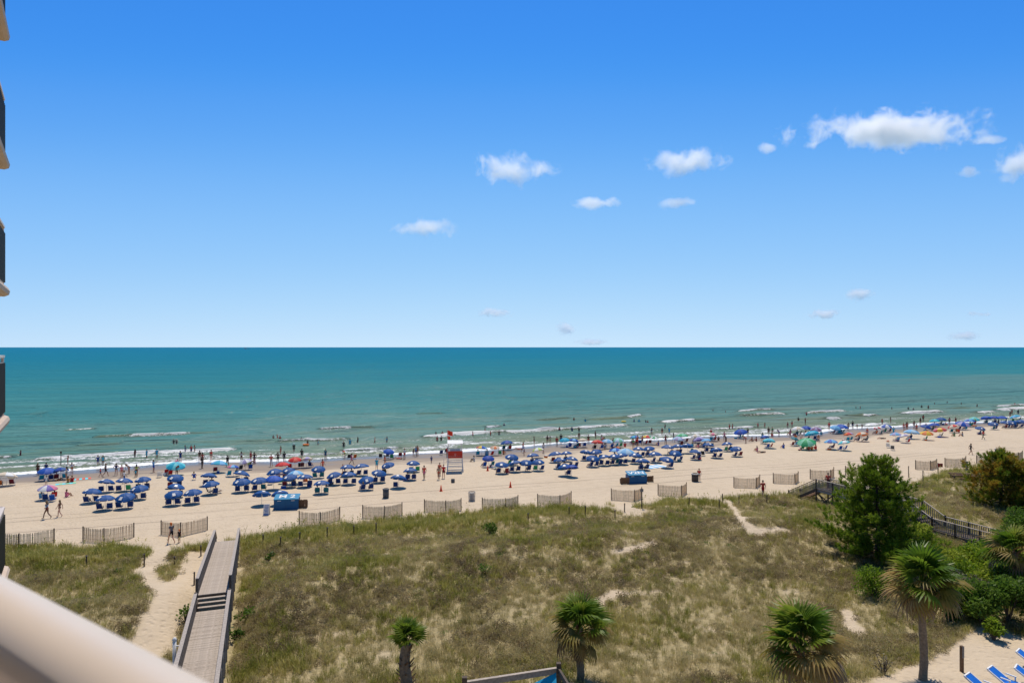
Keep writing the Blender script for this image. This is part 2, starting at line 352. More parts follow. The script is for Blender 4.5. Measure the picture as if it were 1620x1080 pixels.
def sea(A, B):
    nz = fbm(A / 7, B / 2.2, 1, 3); z = WZ + 0 * A
    near = 1 - sstep(230, 420, B); deep = sstep(112, 122, B)
    swell = .16 * np.sin((B + 4 * fbm(A / 40, B / 40, 2, 2) * 6) / 2.9) * sstep(120, 150, B) * near * (.4 + fbm(A / 25, B / 25, 3, 2))
    z = z + swell + (nz - .5) * .22 * deep * near
    fo = np.zeros_like(A); fa = np.zeros_like(A)
    for (x0, y0, x1, y1, hh, ff) in BREAK:
        sa, ta = st(*wat(x0, y0)); sb, tb = st(*wat(x1, y1)); L = sb - sa
        u = (A - sa) / L; inn = sstep(-.12, .12, u) * (1 - sstep(.88, 1.12, u))
        if hh < .001: continue
        cen = ta + (tb - ta) * u + 1.3 * (vnoise(A / 6, 0 * A + x0, 3) - .5) + .6 * (vnoise(A / 1.7, 0 * A + x0, 4) - .5)
        d = B - cen; pr = np.where(d > 0, np.exp(-(d / 1.9) ** 2), np.exp(-(d / 1.0) ** 2))
        z = np.maximum(z, z + hh * .75 * pr * inn); fa = np.maximum(fa, inn * np.exp(-((d + .4) / 1.5) ** 2) * min(1, hh * 2))
        wdt = .8 + 1.5 * vnoise(A / 5, 0 * A + x0 + 9, 5)
        fo = np.maximum(fo, ff * inn * np.where(d > 0, np.exp(-(d / .55) ** 2), np.exp(-(d / wdt) ** 2)) * (.5 + .8 * vnoise(A / 3.3, 0 * A + x1, 6)))
        fo = np.maximum(fo, .38 * ff * inn * np.where(d > 0, 0, np.exp(-(d / (wdt * 3)) ** 2)))
        fo = np.maximum(fo, .30 * ff * inn * np.where(d > 0, np.exp(-(d / 3.) ** 2), 0))
    g = ground_st(A, B); dep = z - g
    fo = np.maximum(fo, .55 * sstep(.50, .66, fbm(A / 18, B / 2.4, 5, 4)) * np.exp(-((B - 124) / 8.) ** 2))
    fa = np.maximum(fa, .4 * sstep(.52, .66, fbm(A / 16, B / 3.2, 6, 3)) * np.exp(-((B - 138) / 20.) ** 2))
    fo = np.maximum(fo, .95 * np.exp(-((dep - .05) / .06) ** 2) * (B < 130) * (.45 + .9 * vnoise(A / 8, B / 8, 1)))      # the edge of the swash
    fo = np.maximum(fo, .5 * np.exp(-((dep - .25) / .12) ** 2) * (B < 130) * (vnoise(A / 6, B / 3, 2) > .45))
    FOAM['foam'] = fo; FOAM['face'] = np.maximum(fa, .55 * (1 - sstep(.1, .9, dep)))
    return z
me, A, B, Z = grid_mesh('sea', ss, tt, sea)
for k in ('foam', 'face'):
    a_ = me.attributes.new(k, 'FLOAT', 'POINT'); a_.data.foreach_set('value', FOAM[k].ravel())
m, n, l, p = nt('sea_water')
tc = n.new('ShaderNodeTexCoord'); ob = tc.outputs['Object']; sp = n.new('ShaderNodeSeparateXYZ'); l.new(ob, sp.inputs[0])
lt = math_(n, l, 'LOGARITHM', sp.outputs['Y'], 10.)
patch = noise(n, l, mapping(n, l, ob, (.004, .016, 1)), 1., 5); p2 = noise(n, l, mapping(n, l, ob, (.03, .12, 1)), 1., 5)
lt = math_(n, l, 'ADD', lt, mapr(n, l, patch, .3, .7, -.10, .10)); lt = math_(n, l, 'ADD', lt, mapr(n, l, p2, .3, .7, -.045, .045))
lf = mapr(n, l, lt, 2.05, 4.05, 0, 1)
plume = math_(n, l, 'MULTIPLY', mapr(n, l, sp.outputs['X'], 40., 240., 0, 1), math_(n, l, 'MULTIPLY', mapr(n, l, math_(n, l, 'ADD', sp.outputs['Y'], mapr(n, l, patch, .3, .7, -60, 60)), 270., 330., 1, 0), mapr(n, l, sp.outputs['Y'], 150., 210., .2, 1)))
cr = ramp(n, [(0, (.19, .245, .195)), (.045, (.12, .228, .205)), (.10, (.074, .218, .21)), (.18, (.047, .202, .214)), (.28, (.028, .185, .222)), (.5, (.013, .168, .245)), (.75, (.010, .158, .255)), (1, (.010, .15, .255))])
l.new(lf, cr.inputs[0])
af = n.new('ShaderNodeAttribute'); af.attribute_name = 'face'; ao = n.new('ShaderNodeAttribute'); ao.attribute_name = 'foam'
wc = mixc(n, l, math_(n, l, 'MULTIPLY', plume, .75), cr.outputs[0], (.105, .212, .208))
wc = mixc(n, l, math_(n, l, 'MULTIPLY', af.outputs['Fac'], .8), wc, (.165, .185, .085))
fn = noise(n, l, mapping(n, l, ob, (.7, .35, 1)), 2.6, 8, .72); fsum = math_(n, l, 'ADD', ao.outputs['Fac'], mapr(n, l, fn, .25, .75, -.42, .42))
fm = mapr(n, l, fsum, .32, .58, 0, 1)
# scattered flecks of foam far out
wcap = noise(n, l, mapping(n, l, ob, (.05, .16, 1)), 2.2, 6, .6); wm = mapr(n, l, wcap, .745, .79, 0, .7)
fm = math_(n, l, 'MAXIMUM', fm, wm)
n.remove(p); df = n.new('ShaderNodeBsdfDiffuse'); gl = n.new('ShaderNodeBsdfGlossy'); gl.inputs['Roughness'].default_value = .12; l.new(mixc(n, l, fm, wc, (.88, .88, .86)), df.inputs[0])
mx_ = n.new('ShaderNodeMixShader'); l.new(mapr(n, l, fm, 0, 1, .03, .01), mx_.inputs[0]); l.new(df.outputs[0], mx_.inputs[1]); l.new(gl.outputs[0], mx_.inputs[2]); l.new(mx_.outputs[0], n['Material Output'].inputs[0])
b1 = noise(n, l, mapping(n, l, ob, (.25, .8, 1)), 1.1, 6, .62); b2 = noise(n, l, mapping(n, l, ob, (.03, .12, 1)), 1.2, 6, .6)
b3 = noise(n, l, mapping(n, l, ob, (.006, .03, 1)), 1., 7, .66)
hsum = math_(n, l, 'ADD', math_(n, l, 'MULTIPLY', b1, .5), math_(n, l, 'ADD', math_(n, l, 'MULTIPLY', b2, 2.6), math_(n, l, 'MULTIPLY', b3, 9.)))
hsum = math_(n, l, 'ADD', hsum, math_(n, l, 'MULTIPLY', fm, .15))
bp = n.new('ShaderNodeBump'); bp.inputs['Strength'].default_value = .8; bp.inputs['Distance'].default_value = .6; l.new(hsum, bp.inputs['Height'])
bd_ = n.new('ShaderNodeBump'); bd_.inputs['Strength'].default_value = 1.; bd_.inputs['Distance'].default_value = 1.2; l.new(hsum, bd_.inputs['Height']); l.new(bd_.outputs[0], df.inputs['Normal']); l.new(bp.outputs[0], gl.inputs['Normal'])
me.materials.append(m)
seao = link('sea', me); rot_shore(seao); kind(seao, 'structure')
# ================================================================== STRUCTURES AND BEACH FURNITURE
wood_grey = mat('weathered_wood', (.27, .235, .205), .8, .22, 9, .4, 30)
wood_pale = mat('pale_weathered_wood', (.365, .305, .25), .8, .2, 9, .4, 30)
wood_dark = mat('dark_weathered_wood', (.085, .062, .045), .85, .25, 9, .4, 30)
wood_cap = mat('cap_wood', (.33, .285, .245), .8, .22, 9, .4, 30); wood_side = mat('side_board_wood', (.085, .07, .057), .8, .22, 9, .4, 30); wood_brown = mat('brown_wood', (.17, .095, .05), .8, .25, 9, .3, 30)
slat_pale = mat('pale_slat', (.80, .61, .38), .85, .2, 5, .3, 30); slat_dark = mat('tan_slat', (.58, .44, .28), .85, .2, 5, .3, 30)
beige = mat('beige_painted_concrete', (.52, .40, .30), .6, .06, 2, .2, 60); stucco = mat('stucco', (.46, .38, .30), .85, .08, 3, .4, 80)
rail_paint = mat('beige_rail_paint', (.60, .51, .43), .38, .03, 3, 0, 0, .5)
dark_glass = mat('dark_rail_panel', (.05, .05, .04), .35, .1, 3)
white = mat('white_paint', (.72, .70, .66), .5, .06, 5); redp = mat('red_board', (.55, .035, .015), .5, .08, 5); steel = mat('grey_plastic', (.09, .095, .1), .6, .12, 8)
# --- the tower the picture was taken from: neighbouring balconies at the left edge, and the rail below the lens
tower = thing('apartment_tower', (-16, 6, -.3), 'beige apartment tower with stacked balconies at the left edge of the picture', 'building')
def tw(v): return Vector(v) - Vector((-16, 6, -.3))
E = Vector((-.64, 1, 0)).normalized(); NIN = Vector((-E.y, E.x, 0))           # along the balcony front, and inwards
YT = 15.4
TIP = Vector(((16 - CX) / FPX * YT, YT, 0))
floors = [(66, 1), (268, 1), (468, 1), (656, 0), (893, 0), (-140, 1), (-345, 1), (1180, 0)]
for yy, under in floors:
    z = H - (yy - HY) / FPX * YT
    zt = z + (.2 if under else 0)                                              # top of the slab
    b = MB(); prof = [(0, 0), (.07, -.03), (.10, -.10), (.08, -.18), (0, -.22)]
    T = TIP; far = T; near = T - E * 5.2
    ring = []
    for P in (far, near):
        ring.append([P - NIN * (-.0) + Vector((0, 0, zt)) - NIN * d + Vector((0, 0, dz)) + NIN * .10 for d, dz in prof] +
                    [P + NIN * 2.1 + Vector((0, 0, zt - .22)), P + NIN * 2.1 + Vector((0, 0, zt))])
    k = len(ring[0]); vs = [tw(q) for q in ring[0] + ring[1]]
    fs = [(i, (i + 1) % k, k + (i + 1) % k, k + i) for i in range(k)] + [tuple(range(k)), tuple(range(2 * k - 1, k - 1, -1))]
    slab = b.add(vs, fs).obj('balcony_slab', beige, tower)
    # railing: posts, top rail, dark infill panel
    r = MB(); P0 = far + NIN * .13 - E * .11 + Vector((0, 0, zt)); P1 = near + NIN * .13 + Vector((0, 0, zt)); hr = 1.32
    r.beam(tw(P0 + Vector((0, 0, hr))), tw(P1 + Vector((0, 0, hr))), .09, .05)
    r.beam(tw(P0 + Vector((0, 0, hr - .14))), tw(P1 + Vector((0, 0, hr - .14))), .04, .03); r.beam(tw(P0 + Vector((0, 0, .08))), tw(P1 + Vector((0, 0, .08))), .04, .03)
    r.tube(tw(P0), tw(P0 + Vector((0, 0, hr))), .03, n=6); ra = r.obj('railing', rail_paint, tower)
    for q in range(34):
        c = P0 - E * (.06 + q * .145)
        MB().beam(tw(c + Vector((0, 0, .08))), tw(c + Vector((0, 0, hr - .14))), .05, .1, up=(1, 0, 0)).obj('baluster', dark_glass, ra)
    e = MB(); e.beam(tw(P0 + Vector((0, 0, hr))), tw(P0 + NIN * 1.6 + Vector((0, 0, hr))), .09, .05)
    e.obj('end_rail', rail_paint, ra)
wl_ = MB(); c0 = TIP + NIN * 2.1; vs = []
for P in (c0, c0 - E * 5.2, c0 - E * 5.2 + NIN * 6, c0 + NIN * 6):
    vs += [tw(Vector((P.x, P.y, -.3))), tw(Vector((P.x, P.y, 36)))]
wl_.add(vs, [(0, 2, 3, 1), (2, 4, 5, 3), (4, 6, 7, 5), (6, 0, 1, 7), (1, 3, 5, 7)]).obj('wall', stucco, tower)
D = Vector((-1.394, 1, 0)).normalized(); Y0 = .94; PC = at(0, 985, Y0)
rail = thing('balcony_railing', PC - D * 2.6 + Vector((0, 0, -1.0)), 'rounded beige balcony rail, blurred and very close, in the bottom left corner', 'railing')
o0 = PC - D * 2.6 + Vector((0, 0, -1.0)); nD = Vector((-D.y, D.x, 0))
def sweep(prof, a, b, name, m):
    k = len(prof); vs = [a + nD * u + Vector((0, 0, v)) for u, v in prof] + [b + nD * u + Vector((0, 0, v)) for u, v in prof]
    MB().add([q - o0 for q in vs], [(i, k + i, k + (i + 1) % k, (i + 1) % k) for i in range(k)] + [tuple(range(k - 1, -1, -1)), tuple(range(k, 2 * k))]).obj(name, m, rail, True)
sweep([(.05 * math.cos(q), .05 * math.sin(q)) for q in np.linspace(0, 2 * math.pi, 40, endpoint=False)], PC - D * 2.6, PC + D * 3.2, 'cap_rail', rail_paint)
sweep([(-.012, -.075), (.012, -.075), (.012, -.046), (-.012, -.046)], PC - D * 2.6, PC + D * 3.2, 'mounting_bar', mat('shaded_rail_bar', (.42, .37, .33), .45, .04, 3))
# the balcony the lens stands on: floor, ceiling and back wall, out of the frame
def own(z0, z1, name, off0=0.06, off1=2.4):
    q = []
    for z in (z0, z1):
        for u, v in ((-2.6, off0), (2.6, off0), (2.6, off1), (-2.6, off1)):
            P = PC + D * u - nI * v; q.append(tw(Vector((P.x, P.y, z))))
    MB().add(q, [(3, 2, 1, 0), (4, 5, 6, 7), (0, 1, 5, 4), (1, 2, 6, 5), (2, 3, 7, 6), (3, 0, 4, 7)]).obj(name, beige if name != 'wall' else stucco, tower)
nI = nD if nD.y > 0 else -nD
own(15.25, 15.5, 'balcony_slab'); own(18.35, 18.6, 'balcony_slab'); own(15.5, 18.35, 'wall', 2.2, 2.4)
# --- the near boardwalk over the dune
def P3(s, t, z): x, y = xy(s, t); return Vector((x, y, z))
bs, bt = st(*at(338, 938, 41.6)[:2])
bw = thing('boardwalk', P3(bs, bt, 0), 'long grey wooden boardwalk crossing the dune to the beach, at lower left', 'boardwalk', rz=SA)
W2 = .88; ZL, YB = 1.42, 16.0
def zu(y): return 2.0 - 1.08 * min(1, max(0, y / YB))                     # the seaward half ramps down to the beach
def bx(name, c, d, m, par=bw, rot=None): return MB().box(c, d, rot).obj(name, m, par)
plank = MB().box((0, 0, 0), (1.76, .139, .035)).mesh('plank', [wood_pale]); plank2 = MB().box((0, 0, 0), (1.76, .139, .035)).mesh('plank', [mat('worn_plank', (.33, .275, .225), .85, .25, 7, .4, 30)])
for y0, y1, zf in ((.0, YB, zu), (-14.5, -1.15, lambda y: ZL)):
    y = y0 + .07
    while y < y1:
        link('plank', plank if random.random() < .75 else plank2, bw, (random.uniform(-.012, .012), y, zf(y) + random.uniform(-.003, .004))); y += .146
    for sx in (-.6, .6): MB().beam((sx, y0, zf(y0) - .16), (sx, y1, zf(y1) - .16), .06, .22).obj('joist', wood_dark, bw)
for q in range(3):
    bx('stair_tread', (0, -1.1 + q * .36 + .16, ZL + (q + 1) * (2.0 - ZL) / 4), (1.76, .24, .045), wood_pale)
bx('stair_riser', (0, -.02, 1.86), (1.7, .03, .2), wood_dark)
for sx in (-1, 1): bx('stair_stringer', (sx * .84, -.55, 1.62), (.05, 1.2, .5), wood_dark)
for sx in (-1, 1):
    x = sx * (W2 + .05)
    for y0, y1, zf in ((.05, YB, zu), (-14.5, -.9, lambda y: ZL)):
        MB().beam((x, y0, zf(y0) + 1.0), (x, y1, zf(y1) + 1.0), .19, .045).obj('handrail', wood_cap, bw)
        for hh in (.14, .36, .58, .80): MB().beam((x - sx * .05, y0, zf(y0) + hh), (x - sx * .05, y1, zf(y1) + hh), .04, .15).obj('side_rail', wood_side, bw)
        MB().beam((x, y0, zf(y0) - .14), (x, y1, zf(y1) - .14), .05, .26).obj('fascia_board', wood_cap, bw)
        yy = y0 + .05
        while yy <= y1 + .01:
            z = zf(yy); bx('post', (x + sx * .04, yy, (z + .95 - .6) / 2), (.1, .1, z + .95 + .6), wood_cap); yy += 1.8
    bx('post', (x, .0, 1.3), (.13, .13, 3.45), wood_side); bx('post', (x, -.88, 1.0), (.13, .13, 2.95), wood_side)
    MB().beam((x, YB, zu(YB) + 1.0), (x, YB + 1.9, .75), .16, .04).obj('handrail', wood_cap, bw)
    MB().beam((x, YB, zu(YB) - .06), (x, YB + 2.0, -.1), .05, .22).obj('stair_stringer', wood_grey, bw)
    bx('post', (x, YB + 1.7, .3), (.09, .09, 1.3), wood_grey)
for q in range(5): bx('stair_tread', (0, YB + .22 + q * .36, zu(YB) - .16 - q * .17), (1.7, .3, .04), wood_pale)
ps = thing('lamp_post', hit(276, 1062), 'short white-capped post beside the left rail of the near boardwalk', 'post')
q = at(276, 1062, 33.5); ps.location = (q.x, q.y, gz(q.x, q.y))
zt = at(276, 1010, 33.5).z - ps.location.z
MB().tube((0, 0, -.2), (0, 0, zt - .08), .085, n=12).obj('shaft', white, ps, True); MB().lathe([(.1, zt - .08), (.11, zt - .04), (.07, zt + .05), (0.001, zt + .09)], 12).obj('cap', white, ps, True)
MB().beam((0, 0, zt - .35), (.35, .05, zt - .35), .05, .05).obj('arm', white, ps)
# --- the farther boardwalk with stairs behind the pine
RS = 55.3
rb = thing('raised_walkway', P3(RS, 56.4, 0), 'dark raised wooden walkway with picket rails and stairs, behind the big pine', 'boardwalk', rz=SA)
def bxr(name, c, d, m, rot=None): return MB().box(c, d, rot).obj(name, m, rb)
ZA, ZB = 2.15, 1.15
plk = MB().box((0, 0, 0), (1.6, .14, .04)).mesh('plank', [wood_dark])
pick = MB().box((0, 0, .0), (.045, .045, .86)).mesh('baluster', [wood_grey])
for y0, y1, z in ((-11, 0, ZA), (-30, -13.2, ZB)):
    y = y0 + .07
    while y < y1: link('plank', plk, rb, (0, y, z)); y += .15
    bxr('joist', (-.7, (y0 + y1) / 2, z - .16), (.06, y1 - y0, .26), wood_grey); bxr('joist', (.7, (y0 + y1) / 2, z - .16), (.06, y1 - y0, .26), wood_grey)
    for sx in (-1, 1):
        MB().beam((sx * .8, y0, z + 1.02), (sx * .8, y1, z + 1.02), .14, .045).obj('handrail', wood_pale, rb)
        MB().beam((sx * .8, y0, z + .12), (sx * .8, y1, z + .12), .05, .09).obj('bottom_rail', wood_grey, rb)
        y = y0 + .1
        while y < y1 - .05: link('baluster', pick, rb, (sx * .8, y, z + .56)); y += .19
        y = y0
        while y <= y1 + .01: bxr('post', (sx * .8, y, z / 2 + .4), (.11, .11, z + 1.3), wood_dark); y += 2.2 if z == ZA else 2.1
for y in (-8.6, -4.4, -1.2):
    MB().beam((-.78, y, .1), (.78, y + 1.6, ZA - .2), .05, .1).obj('brace', wood_dark, rb); MB().beam((.78, y, .1), (-.78, y + 1.6, ZA - .2), .05, .1).obj('brace', wood_dark, rb)
    for sx in (-1, 1): MB().beam((sx * .86, y - 1.1, .15), (sx * .86, y + 1.1, ZA - .25), .04, .12).obj('brace', wood_dark, rb); MB().beam((sx * .9, y + 1.1, .15), (sx * .9, y - 1.1, ZA - .25), .04, .12).obj('brace', wood_dark, rb)
NS = 11
for q in range(NS): bxr('stair_tread', (0, .2 + q * .34, ZA - .2 - q * .185), (1.55, .28, .045), wood_brown)
for q in range(5): bxr('stair_tread', (0, -11.2 - q * .4, ZA - .18 - q * .18), (1.55, .33, .045), wood_dark)
for sx in (-1, 1):
    for a, b in (((0, ZA), (4.0, .1)), ((-11, ZA), (-13.2, ZB))):
        MB().beam((sx * .8, a[0], a[1] - .1), (sx * .8, b[0], b[1] - .1), .06, .28).obj('stair_stringer', wood_dark, rb)
        MB().beam((sx * .8, a[0], a[1] + 1.02), (sx * .8, b[0], b[1] + 1.02), .12, .045).obj('handrail', wood_dark if a[0] == 0 else wood_pale, rb)
        nn = int(abs(b[0] - a[0]) / .19)
        for i in range(1, nn): u = i / nn; link('baluster', pick, rb, (sx * .8, a[0] + (b[0] - a[0]) * u, a[1] + (b[1] - a[1]) * u + .5))
        bxr('post', (sx * .8, b[0], b[1] + .5), (.11, .11, 1.3), wood_dark)
# --- V-shaped sand fences
FEN = [((-8, 864), (30, 867.5), (85.5, 859)), ((131.4, 855.5), (164.4, 858.6), (211.7, 849.4)), ((255, 845), (286, 848.6), (327.8, 838.3)), ((473.3, 828.7), (506.3, 831), (537.5, 821.7)), ((573.7, 818.7), (608, 820.4), (636, 814)),
       ((671.3, 809), (705.3, 811), (729.5, 807)), ((762.8, 806), (799.5, 806.9), (819.5, 801.5)), ((850.3, 799.7), (885.8, 801.7), (903.7, 795)), ((967, 790.3), (1004, 792.8), (1015.3, 788)), ((1041, 782.8), (1078.3, 785.3), (1086, 780)),
       ((1161, 770.8), (1196.3, 771.9), (1202, 766.7)), ((1223.3, 764), (1257.5, 765.3), (1262.8, 761.2)), ((1281.7, 757.5), (1314, 758.6), (1319, 754)), ((1337.5, 752), (1366, 752.6), (1373, 748)), ((1448.4, 742), (1472, 743.2), (1482, 740)),
       ((1495, 738), (1523, 738.5), (1528, 735)), ((1545, 733.5), (1570, 733.7), (1577, 730.5)), ((1586, 728.6), (1611, 728.8), (1617.6, 726))]
FH = 1.2
slm = [MB().box((0, 0, FH / 2), (.046, .014, FH + .06)).mesh('slat', [q]) for q in (slat_pale, slat_dark)]
FL = ['at the left edge, beside the balcony', 'left of the walking couple with fence on both sides', 'behind the man in the orange cap', "right of the near boardwalk's end", 'below the dark grey bin', 'below the far left orange cone',
      'right of the white mesh bin', 'with the tall dune grass in front, middle of the row', 'below the farther blue box', 'left of the dark barrel and its red towel', 'seaward of the woman in coral swimwear', 'just left of the dune stairs',
      "behind the dune stairs' landing", 'half hidden by the top of the big pine', 'beside the small red sign', 'right of the small red sign', 'behind the sign pole', 'at the right edge, under the double barrel']
for i, pts in enumerate(FEN):
    P = [hit(*q) for q in pts]; base = P[1]
    f = thing('sand_fence', base, 'V-shaped slatted sand fence ' + FL[i], 'fence', 'sand fences along the foot of the dune')
    for q in P: MB().box((q.x - base.x, q.y - base.y, q.z - base.z + .55), (.075, .075, 1.5)).obj('post', wood_dark, f)
    for a, b in ((P[0], P[1]), (P[1], P[2])):
        d = b - a; L = d.length; n_ = int(L / .085); ang = math.atan2(d.y, d.x); jm = MB()
        for j in range(n_):
            u = (j + .5) / n_; c = a + d * u - base; c.z += random.uniform(-.04, .03) - .06 * math.sin(math.pi * u)
            if i < 4:
                o = link('slat', slm[0 if random.random() < .6 else 1], f, c); o.rotation_euler = (0, random.uniform(-.03, .03), ang)
            else:
                jm.box(c + Vector((0, 0, FH / 2)), (.05, .014, FH + .04), Matrix.Rotation(ang, 3, 'Z') @ Matrix.Rotation(random.uniform(-.03, .03), 3, 'Y'), 0 if random.random() < .6 else 1)
        if i >= 4: kind(jm.obj('slats', [slat_pale, slat_dark], f), 'stuff')
        for hh in (.25, .6, .98): MB().tube(a - base + Vector((0, 0, hh)), b - base + Vector((0, 0, hh)), .008, n=4).obj('wire', steel, f)
# --- little posts standing in the dune grass
for (px, py) in [(416, 863), (444, 863), (474, 856), (518, 852), (595, 843), (835.5, 824), (926, 815), (988, 809), (973, 820), (900, 816), (1090, 801), (1143, 795), (1169, 800), (1138, 804), (276, 896), (228, 896), (318, 879), (307, 925), (1437.6, 755), (1460, 764), (560, 845), (137, 894), (1213, 795)]:
    q = hit(px, py); hh = random.uniform(.75, 1.05) if px < 1400 else 1.5
    o = MB().tube((0, 0, -.3), (random.uniform(-.03, .03), 0, hh), .055, .05, 8).obj('wooden_stake', wood_dark)
    MB().box((0, 0, hh - .05), (.13, .13, .03)).obj('stake_top', wood_grey, o)
    o.location = q; tag(o, 'thin weathered stake in the dune grass ' + zone(px), 'stake', 'stakes in the dune grass', px)
# --- lifeguard stand
q = hit(720, 745); ls = thing('lifeguard_stand', q, 'white wooden lifeguard stand with a red back board and white roof', 'lifeguard stand', rz=R(6))
def L_(name, mb, m=white): return mb.obj(name, m, ls)
for sx in (-1, 1):
    for sy in (-1, 1):
        L_('leg', MB().beam((sx * 1.08, sy * .95, -.1), (sx * .92, sy * .7, 2.2), .11, .11))
        L_('roof_post', MB().beam((sx * .9, sy * .68, 2.2), (sx * .9, sy * .68, 3.85 + .12 * sy), .08, .08))
    for zz in (.6, 1.2): L_('side_rail', MB().beam((sx * (1.06 - .06 * zz), -.92 + .1 * zz, zz), (sx * (1.06 - .06 * zz), .92 - .1 * zz, zz), .04, .09))
for zz in (.35, .85, 1.35):
    for sy in (-1, 1): L_('cross_rail', MB().beam((-1.08 + .07 * zz, sy * (.98 - .1 * zz), zz), (1.08 - .07 * zz, sy * (.98 - .1 * zz), zz + .04), .04, .11))
for j in range(9): L_('floor_board', MB().beam((-.98, -.8 + j * .2, 2.2), (.98, -.8 + j * .2, 2.2), .18, .05))
L_('seat', MB().box((0, .1, 2.65), (1.5, .5, .06))); L_('seat_back', MB().box((0, -.2, 2.95), (1.5, .05, .45)))
bd = L_('red_board', MB().box((0, -.86, 2.42), (1.98, .06, .95)), redp)
rg = MB(); N_ = 20
for j in range(N_):
    a0, a1 = 2 * math.pi * j / N_, 2 * math.pi * (j + 1) / N_
    rg.add([(.13 * math.cos(a), -.894, 2.44 + .15 * math.sin(a)) for a in (a0, a1)] + [(.08 * math.cos(a), -.894, 2.44 + .09 * math.sin(a)) for a in (a1, a0)], [(0, 1, 2, 3)])
rg.add([(-.05, -.894, 2.28), (.06, -.894, 2.32), (.03, -.894, 2.22), (-.08, -.894, 2.18)], [(0, 1, 2, 3)]); rg.obj('emblem', mat('pale_print', (.7, .35, .3), .6), bd)
for sy in (-1, 1): L_('guard_rail', MB().beam((-.9, sy * .7, 2.75), (.9, sy * .7, 2.75), .06, .1))
L_('roof', MB().box((0, 0, 4.0), (2.12, 1.9, .07), Matrix.Rotation(R(7), 3, 'X')))
L_('step', MB().box((-1.35, -.5, .75), (.5, .5, .05))); L_('step_leg', MB().box((-1.55, -.5, .3), (.07, .07, .95))); L_('step_leg', MB().box((-1.55, -.3, .9), (.07, .07, 1.9)))
fq = hit(708.5, 727.5); fl = thing('warning_flag', fq, 'two orange-red warning flags on a thin pole behind the lifeguard stand', 'flag')
zt = (727.5 - 680) / FPX * fq.y
MB().tube((0, 0, -.3), (0, 0, zt), .035, .025, 8).obj('pole', white, fl)
def flag(z, hgt, wd, ph):
    v = []; nx = 8
    for i in range(nx + 1):
        x = wd * i / nx; dy = .12 * math.sin(i * .9 + ph)
        v += [(x - .1, dy, z - .35 * x), (x - .1, dy + .05, z - hgt - .25 * x)]
    return MB().add(v, [(2 * i, 2 * i + 2, 2 * i + 3, 2 * i + 1) for i in range(nx)]).obj('flag_cloth', mat('orange_red_cloth', (.75, .05, .015), .8, .1, 5), fl)
flag(zt, .75, .85, 0); flag(zt - .85, .55, .45, 1.2)
# --- blue rental boxes
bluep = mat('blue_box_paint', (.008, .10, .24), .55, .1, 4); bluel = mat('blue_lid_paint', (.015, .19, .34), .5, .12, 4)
def rental(px, py, w_, d_, h_, text, label, rz):
    q = hit(px, py); b = thing('rental_box', q, label, 'storage box', rz=rz)
    MB().box((0, d_ / 2, h_ / 2), (w_, d_, h_)).obj('body', bluep, b)
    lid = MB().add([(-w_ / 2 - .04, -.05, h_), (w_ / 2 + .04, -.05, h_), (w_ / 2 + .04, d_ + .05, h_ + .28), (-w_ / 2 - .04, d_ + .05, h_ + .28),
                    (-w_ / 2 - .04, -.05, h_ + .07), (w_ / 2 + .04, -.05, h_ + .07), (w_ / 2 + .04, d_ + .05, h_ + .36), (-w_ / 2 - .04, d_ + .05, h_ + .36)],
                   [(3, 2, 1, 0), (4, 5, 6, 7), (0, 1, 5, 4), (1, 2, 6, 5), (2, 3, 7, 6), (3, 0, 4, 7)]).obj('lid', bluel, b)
    tilt = math.atan2(.29, d_ + .1)
    fc = bpy.data.curves.new('lettering', 'FONT'); fc.body = text; fc.size = .95; fc.align_x = 'CENTER'; fc.align_y = 'CENTER'; fc.extrude = .004; fc.materials.append(white); fc.offset = .02
    tmp = bpy.data.objects.new('tmp', fc); t_ = link('lettering', bpy.data.meshes.new_from_object(tmp), lid, (0, d_ / 2, h_ + .222)); bpy.data.objects.remove(tmp); t_.rotation_euler = (tilt, 0, 0); t_.scale = (1.15, 1.1, 1)
    for sx in (-1, 1):
        MB().box((sx * w_ * .28, -.02, h_ - .1), (.36, .03, .06)).obj('hinge_label', white, b)
    for sx in (-1, 0, 1): MB().box((sx * (w_ / 2 - .03), -.015, h_ / 2), (.07, .03, h_)).obj('batten', bluep, b)
    return b
rental(452.5, 806, 2.45, 1.25, 1.05, 'M 2', 'large blue beach rental box marked with a white 2 on its lid', R(8))
rental(1009, 764.5, 2.35, 1.3, 1.0, 'V2N', 'farther blue rental box with white letters on its lid, between brown crates', R(8))
def crate(px, py, w_, d_, h_, label, rz):
    q = hit(px, py); b = thing('wooden_crate', q, label, 'crate', rz=rz)
    for j in range(7): MB().box((-w_ / 2 + (j + .5) * w_ / 7, 0, h_ / 2), (w_ / 7 - .025, .04, h_ - random.uniform(0, .12))).obj('slat', wood_brown, b)
    for zz in (.15, h_ * .55, h_ - .15): MB().box((0, .05, zz), (w_, .05, .1)).obj('crosspiece', wood_dark, b)
    for j in range(3): MB().box((-w_ / 2 + (j + .5) * w_ / 3, .3 + d_ / 2, h_ * .36), (w_ / 3 - .06, d_, h_ * .7), Matrix.Rotation(R(-14), 3, 'X')).obj('pallet_board', wood_brown, b)
crate(479, 803.5, .95, .35, .95, 'brown slatted wooden crate at the right end of the box marked 2', R(10))
crate(989, 765.5, 1.1, .35, .85, 'brown slatted crate at the left end of the farther blue box', R(4)); crate(1029, 762, .85, .35, .8, 'brown slatted crate at the right end of the farther blue box', R(12))
q = hit(422, 814); sg = thing('price_board', q, 'white folding price board with blue print left of the box marked 2', 'sign', rz=R(5))
